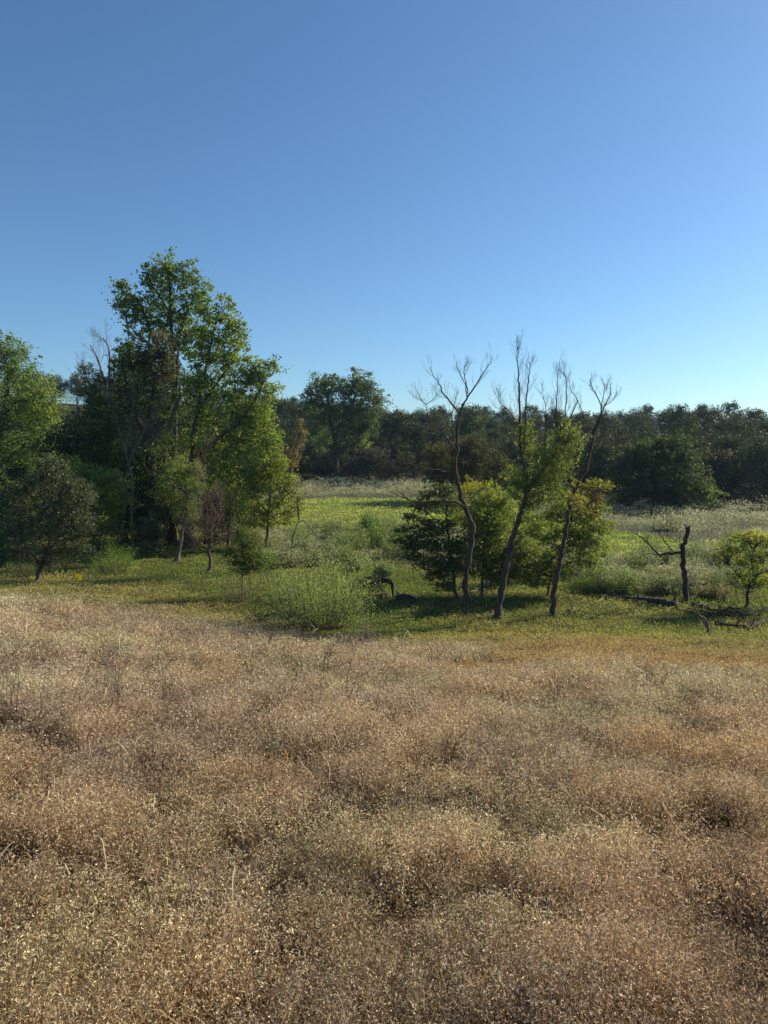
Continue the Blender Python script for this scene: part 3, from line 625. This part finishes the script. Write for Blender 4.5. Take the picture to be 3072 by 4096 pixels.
tree('leafy_sapling', 'grey green leafy sapling in the dark gap left of the pale willow', 'tree', 39.5,
     [([(152, 566), (152, 552), (151, 540), (152, 520)], .8, .4, {'root': 1})], [(150, 517, 8, 7), (157, 527, 9, 7), (146, 530, 8, 7), (155, 540, 10, 7), (148, 548, 9, 6), (160, 550, 7, 6)], leaf=.10, dens=1.3, col=GREY, clump=.34, k=20)
for (u, v, w, h, lab) in [(366, 649, 38, 30, 'bare pale stemmed dry shrub right of the largest feathery bush'), (345, 650, 30, 20, 'greyish dry shrub below the largest feathery bush'), (292, 645, 40, 18, 'pale dry grass tuft left below the largest feathery bush')]:
    broom_bush('dry_shrub', lab, u, v, w, h, 60, (.36, .30, .22), 12, .03, cat='shrub', dry=True, mat=M_DRY)

# ---- middle distance
Yc = 118
tree('cottonwood', 'lone big round headed cottonwood beyond the meadow', 'tree', Yc,
     [([(337, 480), (336, 455), (334, 435), (330, 418), (328, 400)], 2.6, 1.2, {'root': 1}), ([(334, 440), (345, 415), (356, 395), (360, 385)], 1.5, .5), ([(331, 425), (320, 420), (312, 415)], .8, .3), ([(335, 450), (322, 440), (315, 438)], .8, .3), ([(340, 425), (362, 410), (372, 400)], .8, .3)],
     [(322, 388, 13, 12), (334, 384, 12, 9), (316, 402, 13, 12), (358, 382, 12, 10), (368, 390, 10, 10), (350, 394, 14, 13), (372, 404, 12, 11), (356, 410, 16, 12), (328, 408, 14, 12), (340, 420, 18, 12), (318, 424, 12, 10), (370, 420, 9, 8), (362, 428, 12, 8), (350, 438, 16, 10), (322, 440, 14, 10, 0, 12, G2), (362, 444, 10, 8, 0, 10, G2), (340, 455, 14, 8), (322, 458, 12, 8)],
     leaf=.32, dens=2.2, col=(.058, .080, .026), clump=1.15, k=26, mat=M_LEAF)
tree('vine_covered_snag', 'brown vine covered leaning snag left of the lone cottonwood', 'tree', 92,
     [([(284, 492), (290, 470), (296, 445), (302, 428)], 1.5, .8, {'root': 1})], [(302, 428, 4, 8), (299, 440, 6, 8), (294, 452, 7, 8), (289, 465, 7, 9), (284, 455, 8, 9)], leaf=.22, dens=1.7, col=(.12, .095, .045), clump=.6, k=20)
tree('grey_small_tree', 'low rounded grey tree in front of the lone cottonwood', 'tree', 108,
     [([(368, 486), (368, 476), (368, 462)], 1.2, .8, {'root': 1})], [(356, 465, 16, 12), (378, 460, 16, 14), (368, 455, 16, 10), (390, 468, 9, 9), (346, 473, 9, 7)], leaf=.26, dens=1.7, col=(.075, .075, .058), clump=.9, k=24, mat=M_FAR)
for (u, v, ru, rv, Y, c, lab) in [(398, 452, 14, 13, 114, (.065, .085, .032), 'round green tree at the wood edge right of the grey small tree'), (415, 440, 18, 16, 118, (.05, .07, .03), 'dark round tree at the middle wood edge'), (398, 424, 18, 12, 128, (.055, .07, .035), 'tree higher in the middle wood with a lit top'), (430, 425, 16, 12, 128, (.06, .08, .035), 'second lit topped tree of the middle wood'),
                            (470, 420, 14, 14, 112, (.10, .13, .05), 'paler green tree showing between the first two willows'), (440, 462, 16, 16, 80, (.115, .105, .028), 'yellowing tree behind the first dead topped willow'), (470, 455, 22, 18, 78, (.085, .082, .028), 'olive brown tree behind the first two willow trunks'), (500, 472, 18, 14, 70, (.09, .09, .03), 'small olive tree between the first two willows')]:
    base_v = 446 + FPX * 6.1 / Y
    tree('wood_edge_tree', lab, 'tree', Y, [([(u, base_v), (u, v + rv), (u + 1, v)], 1.3, .7, {'root': 1})],
         [(u, v, ru, rv), (u - ru * .6, v + rv * .7, ru * .6, rv * .7), (u + ru * .6, v + rv * .6, ru * .6, rv * .7), (u + ru * .2, v - rv * .5, ru * .6, rv * .55), (u, v + rv * 1.3, ru * .9, rv * .8), (u - ru * .4, v - rv * .3, ru * .5, rv * .5)],
         leaf=.0026 * Y, dens=1.7, col=c, clump=.010 * Y, k=24, mat=M_FAR)
tree('round_oak', 'broad domed dark oak standing out before the right hand wood', 'tree', 66,
     [([(655, 512), (655, 490), (655, 470)], 3, 2, {'root': 1})],
     [(655, 452, 26, 14), (632, 460, 20, 16), (682, 456, 20, 14), (618, 478, 14, 18), (645, 480, 26, 20), (678, 478, 24, 20), (696, 478, 10, 12), (694, 492, 18, 13, -1, 18, (.065, .09, .03)), (706, 494, 9, 8, -1, 10, (.075, .10, .03)), (660, 500, 24, 10), (630, 498, 18, 10), (680, 503, 18, 7), (668, 445, 16, 8), (640, 446, 14, 8)],
     leaf=.20, dens=2.2, col=(.034, .050, .022), clump=.75, k=26, mat=M_LEAF)

# ---- layered elm and other leafy trees among the willows
Yl = gdepth(456, 604) + 1.2
tree('layered_elm', 'dark layered elm with horizontal leafy sprays left of the willows', 'tree', Yl,
     [([(456, 600), (455, 585), (452, 560), (448, 535), (446, 510)], 1.8, .6, {'root': 1}), ([(452, 560), (430, 550), (412, 545)], .8, .2), ([(450, 548), (430, 532), (408, 524)], .8, .2), ([(448, 530), (430, 515), (410, 510)], .7, .2), ([(454, 572), (440, 572), (425, 570)], .6, .2)],
     [(432, 494, 14, 6), (450, 490, 12, 6), (420, 505, 14, 5), (440, 508, 18, 7), (410, 517, 12, 4), (428, 522, 20, 6), (404, 528, 12, 4), (420, 534, 20, 6), (446, 530, 14, 8), (400, 541, 12, 3.5), (418, 546, 20, 6), (440, 548, 18, 9), (414, 556, 14, 5), (432, 562, 20, 8), (450, 566, 14, 10), (436, 576, 16, 6), (446, 585, 12, 5), (458, 548, 10, 12)],
     leaf=.085, dens=2.4, col=(.060, .082, .030), clump=.36, k=22, squash=.35, flat=.3, mat=M_GLOSSY)
Yb = gdepth(548, 598) + .4
tree('yellow_elm', 'yellow green leafy tree filling the gap between the second and third willows', 'tree', Yb,
     [([(548, 598), (549, 585), (551, 573), (553, 545)], 1.2, .6, {'root': 1}), ([(551, 565), (538, 545), (530, 530)], .6, .2), ([(552, 560), (566, 540), (572, 522)], .6, .2)],
     [(545, 520, 14, 10), (560, 512, 14, 10), (590, 540, 14, 12), (600, 525, 10, 8), (520, 548, 14, 10), (512, 570, 14, 9), (588, 560, 12, 8), (540, 580, 14, 7), (570, 500, 13, 9, 0, 10, (.14, .125, .03)), (585, 512, 12, 9, 0, 10, (.13, .12, .03)), (535, 535, 14, 9), (556, 534, 18, 10), (578, 530, 12, 9), (545, 552, 16, 9), (566, 550, 14, 9), (530, 562, 14, 9), (552, 568, 15, 8), (570, 568, 10, 7)],
     leaf=.10, dens=2.2, col=(.11, .135, .034), clump=.36, k=22, squash=.5)
tree('right_elm', 'thin elm with yellow sprays just right of the third willow', 'tree', gdepth(577, 577) + .5,
     [([(577, 578), (578, 565), (580, 550), (583, 525)], 1.2, .5, {'root': 1}), ([(580, 548), (592, 530), (600, 515)], .5, .2), ([(580, 552), (592, 545), (604, 545)], .4, .15)],
     [(584, 488, 12, 7, 0, 9, (.14, .125, .03)), (596, 485, 10, 5, 0, 8, (.14, .14, .03)), (590, 500, 14, 8, 0, 10, (.13, .10, .03)), (600, 508, 9, 6), (584, 515, 14, 9), (596, 526, 11, 8), (584, 538, 12, 9), (594, 548, 10, 7), (580, 556, 9, 6)],
     leaf=.10, dens=1.9, col=(.11, .135, .037), clump=.38, k=20, squash=.5)
tree('leafy_tree', 'dark leafy tree in shade between the first two willow trunks', 'tree', gdepth(480, 598) + .4,
     [([(482, 598), (482, 580), (484, 555), (486, 530)], 1.3, .6, {'root': 1})],
     [(486, 520, 18, 11), (474, 535, 14, 12), (496, 536, 15, 12), (482, 555, 20, 12), (500, 556, 12, 12), (472, 570, 14, 9), (492, 576, 17, 9), (510, 568, 12, 10), (520, 550, 12, 12), (526, 575, 14, 9)],
     leaf=.10, dens=2.1, col=(.085, .112, .034), clump=.42, k=22)
tree('green_willow', 'bushy bright lime willow right behind the first dead topped willow', 'tree', gdepth(490, 600) + 1.6,
     [([(492, 596), (491, 570), (490, 540), (488, 510)], 1.4, .6, {'root': 1})],
     [(456, 500, 12, 9), (455, 520, 12, 10), (462, 545, 12, 10), (510, 505, 12, 10), (516, 550, 12, 12), (470, 487, 14, 7, 0, 9, (.20, .20, .03)), (484, 492, 13, 9), (498, 496, 13, 10), (478, 505, 17, 10), (500, 512, 17, 12), (488, 524, 18, 12), (470, 520, 11, 10, 0, 9, (.19, .20, .03)), (510, 530, 12, 12), (492, 542, 16, 10)],
     leaf=.13, dens=1.5, col=(.150, .180, .048), clump=.42, k=26, aspect=.26, updown=-.9, mat=M_WILLOW)

# ---- three dead topped willows
tw = (26, 1.25, .0105, 2, .35, .5, .38, 3)
def t_(n, L, t0=.3, up=.5): return (max(4, int(n * .85)), L * .82, .0048, 2, t0, up, .36, 3)
bare_tree('dead_topped_willow', 'leafless willow with a wide fork and two long limbs reaching left', gdepth(467, 612),
     [([(467, 613), (465, 594), (467, 570), (472, 540), (472, 524), (465, 508), (459, 489), (456, 473), (455, 459), (457.5, 450), (457, 437), (460, 415)], 3.0, 1.3, {'root': 1}),
      ([(460, 415), (456, 409), (445, 396), (440, 386), (435, 378), (431, 371)], 1.1, .25, {'dy': .4, 'tw': t_(15, .95)}),
      ([(460, 416), (462, 407), (468, 397), (476, 385), (485, 370), (493.5, 357)], 1.3, .25, {'dy': -.3, 'tw': t_(15, .85, .55)}),
      ([(467, 398), (466, 386), (459, 372), (456, 361)], .7, .2, {'dy': .5, 'tw': t_(10, .7)}), ([(468, 394), (465, 378), (464, 370), (468, 361)], .6, .2, {'dy': -.4, 'tw': t_(14, .7)}),
      ([(455, 450), (445, 436), (436, 432), (429, 418), (425.5, 404)], 1.0, .3, {'dy': 1., 'tw': t_(16, .9)}), ([(425.5, 405), (420, 397), (417, 390)], .4, .2, {'d0': 1., 'tw': t_(14, .7, .1)}), ([(425.5, 405), (434, 398), (437, 392)], .4, .2, {'d0': 1., 'tw': t_(14, .7, .1)}),
      ([(454, 474), (442, 471), (429, 469), (416, 467), (400, 467)], .9, .2, {'dy': -.6, 'tw': t_(12, 1.0, .4, .9)}), ([(420, 468), (408, 462), (400, 454), (396, 448)], .45, .15, {'d0': -.5, 'tw': t_(8, .6)}),
      ([(467, 510), (460, 504), (452, 501.5), (435, 501.5), (416, 502), (402, 497), (390, 491)], 1.5, .35, {'dy': -1., 'tw': t_(9, .8, .5, .9)}), ([(410, 500), (400, 493), (396, 487), (399, 483)], .5, .2, {'d0': -.8}), ([(470, 500), (478, 492), (486, 486)], .6, .2, {'tw': t_(8, .6)}), ([(458, 448), (470, 440), (480, 430), (492, 420)], .4, .15, {'dy': 1, 'tw': t_(8, .5)}), ([(454, 440), (452, 420), (455, 400), (458, 392)], .6, .2, {'d0': .5, 'tw': t_(16, .7)})], M_BARK2)
root2 = tree('dead_topped_willow', 'middle willow with bare upright top twigs above bright green lower foliage', 'tree', gdepth(498, 618),
     [([(498, 618), (500.4, 597), (505, 574), (508.6, 556), (512, 540), (516.7, 524), (522, 509), (528, 490)], 3.6, 2.3, {'root': 1}),
      ([(528, 490), (525.7, 473.5), (522, 459), (520.7, 449), (520, 430), (519.5, 399), (518.5, 380), (517, 359), (517.8, 346)], 1.9, .3, {'tw': t_(46, .95, .48, .9)}),
      ([(524, 455), (525, 425), (526, 402), (528, 385), (529.5, 370), (530, 362)], 1.0, .25, {'dy': -.4, 'tw': t_(34, .8, .3, .8)}),
      ([(521, 430), (510, 412), (500, 402), (496, 388)], .6, .2, {'dy': .5, 'tw': t_(24, .85, .3, .7)}),
      ([(528, 490), (539, 475), (552, 458), (561, 442), (566, 426), (573, 412), (578, 400)], 2.2, .3, {'dy': .6, 'tw': t_(22, .9, .5, .8)}),
      ([(556, 446), (556.5, 425), (556.5, 402), (558, 380), (556.5, 362)], .9, .2, {'dy': .5, 'tw': t_(36, .85, .3, .9)}), ([(559, 440), (564, 420), (566, 400), (566.5, 380), (563, 372)], .8, .2, {'dy': .8, 'tw': t_(32, .85, .3, .8)}),
      ([(545, 465), (545, 430), (546, 408), (540, 390)], .7, .2, {'dy': .3, 'tw': t_(24, .8, .3, .6)}), ([(548, 462), (560, 442)], .8, .4)],
     [(526, 430, 9, 9), (524, 443, 9, 10), (530, 452, 8, 8), (556, 436, 9, 10), (568, 434, 11, 9), (576, 440, 7, 8), (566, 448, 13, 10), (550, 454, 11, 10), (540, 470, 14, 12), (560, 466, 14, 11), (516, 476, 12, 10), (530, 486, 14, 11), (550, 486, 16, 12), (512, 494, 12, 11), (535, 505, 16, 11), (556, 503, 12, 9), (520, 520, 12, 9), (540, 528, 11, 10), (538, 550, 8, 8), (526, 545, 8, 8)],
     leaf=.13, dens=1.5, col=(.125, .155, .048), clump=.36, k=22, aspect=.24, updown=-1.1, mat=M_WILLOW, bark=M_BARK2)
bare_tree('dead_topped_willow', 'rightmost tall bare willow with a slanting trunk and curved top branches', gdepth(553, 617),
     [([(553, 617), (554, 597), (556.7, 576.7), (560.8, 556), (564.8, 536), (568, 516), (572.3, 495), (578, 483), (586.5, 468), (591, 448), (593.7, 435)], 2.8, 1.2, {'root': 1}),
      ([(593.7, 435), (599.4, 420.6), (603.7, 407.7), (609.5, 394.8), (611, 383)], 1.3, .25, {'tw': t_(12, .8, .4, .6)}), ([(592, 440), (595, 426), (602, 410), (596, 394), (591, 385), (591, 378)], .9, .25, {'dy': -.4, 'tw': t_(12, .8, .5, .6)}),
      ([(601, 412), (604, 395), (604, 382)], .5, .2, {'tw': t_(14, .6, .2, .6)}), ([(605, 406), (612, 400), (617, 394)], .4, .2, {'tw': t_(10, .5, .2, .6)}),
      ([(591, 448), (588, 430), (581, 409), (574, 395), (569, 387)], .7, .2, {'dy': .7, 'tw': t_(18, .7, .4, .8)}), ([(574, 490), (568, 478), (562, 462)], .7, .2, {'tw': t_(6, .6)}), ([(578, 488), (590, 487), (606, 489), (616, 484)], .5, .15, {'dy': -.6, 'tw': t_(9, .6)}),
      ([(563, 540), (580, 541), (594, 543), (606, 552)], .4, .12, {'dy': -.6, 'tw': t_(14, .6)}), ([(590, 455), (600, 440), (604, 428)], .5, .2, {'d0': .5, 'tw': t_(12, .6)})], M_BARK2)

# ---- right side
bare_tree('snag', 'broken topped dead snag with one long crooked limb to the left', gdepth(685, 604),
     [([(685, 605), (685.5, 589), (685, 577), (683.7, 565), (682.5, 553), (683.7, 544.5), (686.8, 535), (688, 528)], 2.9, 1.9, {'root': 1}), ([(687.5, 531), (685.5, 526), (684, 525)], 1., .3), ([(688, 531), (690, 527), (691, 526)], 1.1, .3),
      ([(682, 552), (672, 553), (660, 554.5), (655, 551), (648, 543), (640, 536), (629.5, 530)], 1.6, .3, {'dy': -.5}), ([(660, 554), (648, 554), (642, 556), (636, 559)], .6, .2), ([(673, 552), (664, 540), (657, 531), (652, 526)], .7, .2, {'dy': .5, 'tw': (8, .5, .008, 1)}), ([(648, 543), (647, 540), (646.5, 537)], .6, .3),
      ([(681, 550), (680, 545), (680, 530), (682, 518)], .4, .12), ([(681, 549), (676, 541), (670, 537), (664, 532)], .35, .1, {'tw': (6, .5, .007, 1)}), ([(688, 580), (693, 568), (697, 558), (699, 550)], .3, .1, {'tw': (5, .4, .006, 1)}), ([(652, 527), (650, 534), (646, 540)], .2, .08, {'tw': (5, .3, .005, 1)})], M_DARKW, 'dead tree')
tree('small_tree', 'small bright leafed tree with a curved trunk at the right edge', 'tree', gdepth(745, 609),
     [([(745, 609), (747, 600), (748, 592), (752, 581), (760, 573), (772, 570)], 1.6, 1.2, {'root': 1}), ([(749, 588), (738, 575), (728, 565)], .7, .2), ([(754, 578), (752, 560), (755, 545)], .7, .2)],
     [(735, 537, 9, 5, 0, 8, YG), (755, 538, 13, 6, 0, 9, (.19, .19, .03)), (770, 542, 10, 8), (726, 548, 9, 5), (745, 550, 14, 7), (765, 555, 14, 8), (722, 557, 8, 4), (738, 563, 15, 6), (758, 568, 12, 6), (734, 575, 12, 5), (750, 580, 13, 6), (770, 580, 12, 10)],
     leaf=.085, dens=1.5, col=(.14, .16, .032), clump=.30, k=20, squash=.5)
def log(name, label, pts, r, mat, cat='log', lift=.6, knots=0, sides=9):
    W = []; rr = []
    for i, q in enumerate(pts):
        g = gp(q[0], q[1]); s = g[1] / FPX; ri = r[i] * s * 1.25; h = q[2] * s if len(q) > 2 else 0
        W.append([g[0], g[1], ground_z(g[0], g[1]) + ri * lift + h]); rr.append(ri)
    path = smooth_path(W, 4, .012); rad = np.interp(np.linspace(0, 1, len(path)), np.linspace(0, 1, len(rr)), rr)
    tb = Tubes(); path2 = np.vstack([path[0] - unit(path[1] - path[0]) * rad[0] * .05, path]); rad2 = np.concatenate([[rad[0] * .35], rad])
    tb.add(path2, rad2, sides, .3)
    for k in range(knots):
        i = R.integers(1, len(path) - 1); d = unit(R.normal(size=3) + [0, 0, .9]); L = R.uniform(.15, .6)
        tb.add(smooth_path([path[i], path[i] + d * L * .6, path[i] + d * L + R.normal(size=3) * .06], 3), np.linspace(rad[i] * .35, rad[i] * .1, 7), 5)
    base = path[0].copy(); o = link_mesh(name, tb.mesh(name, base), mat, None, base); tag(o, label, cat); return o
log('fallen_log', 'long dark fallen log lying left of the snag', [(601, 595), (612, 598), (622, 600), (645, 603), (660, 606), (675, 609)], [1.6, 2, 2.3, 3, 3.6, 4.2], M_DARKW, knots=5)
log('fallen_log', 'short dark log lying right of the snag foot', [(692, 607), (700, 609), (709, 612)], [2.4, 2.8, 2.4], M_DARKW, knots=2)
log('fallen_limb', 'thick curved dark limb lying in shade below the right edge tree', [(715, 621), (724, 627), (739, 629), (754, 628), (768, 622), (780, 616)], [1.2, 2.2, 2.4, 2.4, 2.2, 1.8], M_DARKW, 'branch', knots=4)
log('fallen_branch', 'weathered branch with a white peeled end beside the third willow', [(568, 613), (573, 614), (580, 610), (588, 606)], [2.2, 1.8, 1.1, .6], M_DEAD, 'branch', knots=5)
log('peeled_wood', 'white peeled piece of wood beside the third willow', [(571, 611), (574, 608.5)], [1.3, .9], M_PALE, 'wood')
log('fallen_branch', 'pale stick leaning toward the left end of the long log', [(598, 602.5), (602, 599), (606, 597, 2)], [.8, .8, .5], M_PALE, 'branch')
log('fallen_branch', 'pale forked stick on the green grass below the long log', [(648, 631), (655, 630), (663, 629.5)], [.5, .6, .3], M_PALE, 'branch', knots=2)
log('fallen_branch', 'small dark branch on the grass left of the broken stump', [(677, 632), (684, 634), (690, 636)], [.8, .9, .5], M_DARKW, 'branch', knots=3)
log('fallen_branch', 'short pale branch lying just below the long dark log', [(642, 609), (646, 611), (650, 613)], [.5, .5, .3], M_DEAD, 'branch', knots=3)
log('fallen_branch', 'grey straight branch resting behind the first two willow trunks', [(471, 594, 0), (480, 589, 1), (489, 583, 5)], [.8, 1.1, .9], M_DEAD, 'branch')
log('branch_stub', 'tiny white wood chip right of the snag foot', [(698, 598.5), (699.5, 599)], [.6, .5], M_PALE, 'wood')
bare_tree('broken_stump', 'grey split stump leaning left in front of the curved limb', gdepth(710, 637),
     [([(710, 638), (709, 629), (704.5, 620), (697, 612.5)], 2.0, .7, {'root': 1}), ([(710, 635), (707, 627), (701, 617.5), (698, 614)], 1.5, .5, {'d0': -.1})], M_DEAD, 'stump')
# fallen arch with a leg and two blocks left of the willows
Ya = gdepth(393, 597)
bare_tree('fallen_tree', 'black fallen tree forming an arch beside the shaded grass', Ya,
     [([(393, 597), (393, 589), (392, 582)], 1.2, 1.8, {'root': 1}), ([(392, 582), (386, 580), (378, 581.5), (369, 585), (359, 586.5), (347, 589)], 3.0, 1.8, {'dy': .6, 'tw': (60, .75, .010, 2, .1, -.25, .5, 3)}), ([(385, 592), (376, 586), (366, 584)], .7, .4, {'tw': (14, .5, .01, 1, .1, -.1)}), ([(391, 580), (375, 577), (360, 583), (346, 585)], .8, .3, {'tw': (26, .8, .009, 1, .1, 0)})], M_DARKW, 'fallen tree')
log('log_block', 'black log section right of the arch leg', [(396, 601), (404, 601.5), (413, 603)], [3.2, 3.7, 3.7], M_DARKW, knots=2)
log('log_block', 'black log section left of the arch leg', [(376, 598.5), (383, 598.5), (390, 598)], [2.2, 2.8, 2.8], M_DARKW, knots=2)

# ---- yellow marker flag
g = gp(76, 587); g[2] = ground_z(g[0], g[1]); s = g[1] / FPX
root = thing('marker_flag', 'small bright yellow marker flag on a wire in the grass', 'flag', g)
tb = Tubes(); tb.add([[0, 0, -.05], [0.005, 0, .15], [0, 0, 13 * s]], [.0045, .004, .004], 5); link_mesh('wire', tb.mesh('wire'), M_DEAD, root)
nu, nv = 9, 6; Vf = []; Ff = []
top = 13 * s; wid = 5.6 * s; hei = 4.4 * s
for sgn in (0, 1):
    for j in range(nv):
        for i in range(nu):
            a = i / (nu - 1); b_ = j / (nv - 1)
            wv = .02 * math.sin(a * 7 + b_ * 2) + sgn * .003; Vf.append([a * wid * .92 + wv * .4, a * wid * .4 - wv * .92, top - b_ * hei - a * .06 + .01 * math.sin(a * 5)])
o_ = nu * nv
for j in range(nv - 1):
    for i in range(nu - 1):
        q = j * nu + i; Ff.append([q, q + 1, q + nu + 1, q + nu]); Ff.append([o_ + q, o_ + q + nu, o_ + q + nu + 1, o_ + q + 1])
me = bpy.data.meshes.new('flag_sheet'); me.from_pydata([tuple(v) for v in Vf], [], Ff)
mf = bpy.data.materials.new('yellow_plastic'); mf.use_nodes = True; pf = mf.node_tree.nodes['Principled BSDF']
pf.inputs['Base Color'].default_value = (.95, .80, .01, 1); pf.inputs['Roughness'].default_value = .4
tf = mf.node_tree.nodes.new('ShaderNodeBsdfTranslucent'); tf.inputs['Color'].default_value = (1, .86, .0, 1); mx = mf.node_tree.nodes.new('ShaderNodeMixShader'); mx.inputs[0].default_value = .5
mf.node_tree.links.new(pf.outputs[0], mx.inputs[1]); mf.node_tree.links.new(tf.outputs[0], mx.inputs[2]); mf.node_tree.links.new(mx.outputs[0], mf.node_tree.nodes['Material Output'].inputs['Surface'])
link_mesh('flag_sheet', me, mf, root)
# ---- taller bare stalks standing in the dry weeds
for i, (u, v, h, sp, lab) in enumerate([(325, 690, 34, .2, 'lone dark upright stalk in the dry weeds below the dry shrubs'), (344, 716, 30, .6, 'forked dark stalk leaning right in the middle of the dry weeds'), (430, 678, 20, .4, 'dark stalk leaning right below the willows on the dry slope'), (108, 700, 36, .9, 'widely branched pale stalk in the left part of the dry weeds'),
        (116, 722, 30, .2, 'thin upright stalk just below the widely branched stalk'), (164, 712, 26, .2, 'thin straight stalk right of the widely branched stalk'), (8, 730, 34, .6, 'forked stalk at the left edge of the dry weeds'), (222, 778, 34, .9, 'dark broom of twigs leaning right in the near dry weeds'), (555, 716, 22, .3, 'thin stalk in the right half of the dry weeds'), (650, 700, 18, .4, 'short dark stalk below the rusty grass on the right'),
        (265, 655, 26, .8, 'pale arching stalk left below the largest feathery bush'), (447, 776, 26, .5, 'forked stalk in the near centre of the dry weeds')]):
    g = gp(u, v); g[2] = ground_z(g[0], g[1]); s_ = g[1] / FPX; tb = Tubes(); H = h * s_ + .25
    for q in range(2 + int(sp * 8)):
        d = np.array([R.normal() * sp * .35 + sp * .25, R.normal() * sp * .35, 1.]); twig(tb, g + R.normal(size=3) * [.03, .03, 0], d, H * R.uniform(.6, 1.05), .0022 + .0003 * g[1], 1, .1, .35, 4, 3)
    o = link_mesh('dry_stalk', tb.mesh('dry_stalk', g), M_DEAD if 'pale' in lab else M_BARK, None, g); tag(o, lab, 'stalk')
# ---- faint blue air
def haze(dens):
    x0, x1, y0, y1, z0, z1 = -300, 300, -70, 300, -9, 42
    V = [(x, y, z) for x in (x0, x1) for y in (y0, y1) for z in (z0, z1)]
    F = [(0, 1, 3, 2), (4, 6, 7, 5), (0, 4, 5, 1), (2, 3, 7, 6), (0, 2, 6, 4), (1, 5, 7, 3)]
    me = bpy.data.meshes.new('haze'); me.from_pydata(V, [], F)
    m = bpy.data.materials.new('haze'); m.use_nodes = True; n = m.node_tree.nodes; n.remove(n['Principled BSDF'])
    v = n.new('ShaderNodeVolumePrincipled'); v.inputs['Color'].default_value = (.45, .68, 1, 1); v.inputs['Density'].default_value = dens; v.inputs['Anisotropy'].default_value = .35
    m.node_tree.links.new(v.outputs[0], n['Material Output'].inputs['Volume'])
    tag(link_mesh('haze', me, m), kind='stuff')
HAZE = 0.00018
if HAZE: haze(HAZE)

# ---- heap of broken branches under the curved limb
g = gp(728, 616); g[2] = ground_z(g[0], g[1]); tb = Tubes()
for q in range(70):
    p0 = g + R.normal(size=3) * [.75, .32, 0]; p0[2] = ground_z(p0[0], p0[1]) + abs(R.normal()) * .10
    th = R.uniform(0, 6.28); twig(tb, p0, [math.cos(th), math.sin(th) * .6, R.uniform(-.05, .4)], R.uniform(.5, 1.3), R.uniform(.008, .026), 1, -.1, .4, 3, 4)
o = link_mesh('brush_pile', tb.mesh('brush_pile', g), M_DARKW, None, g); tag(o, 'loose dark heap of broken branches beneath the right edge tree', 'brush pile')
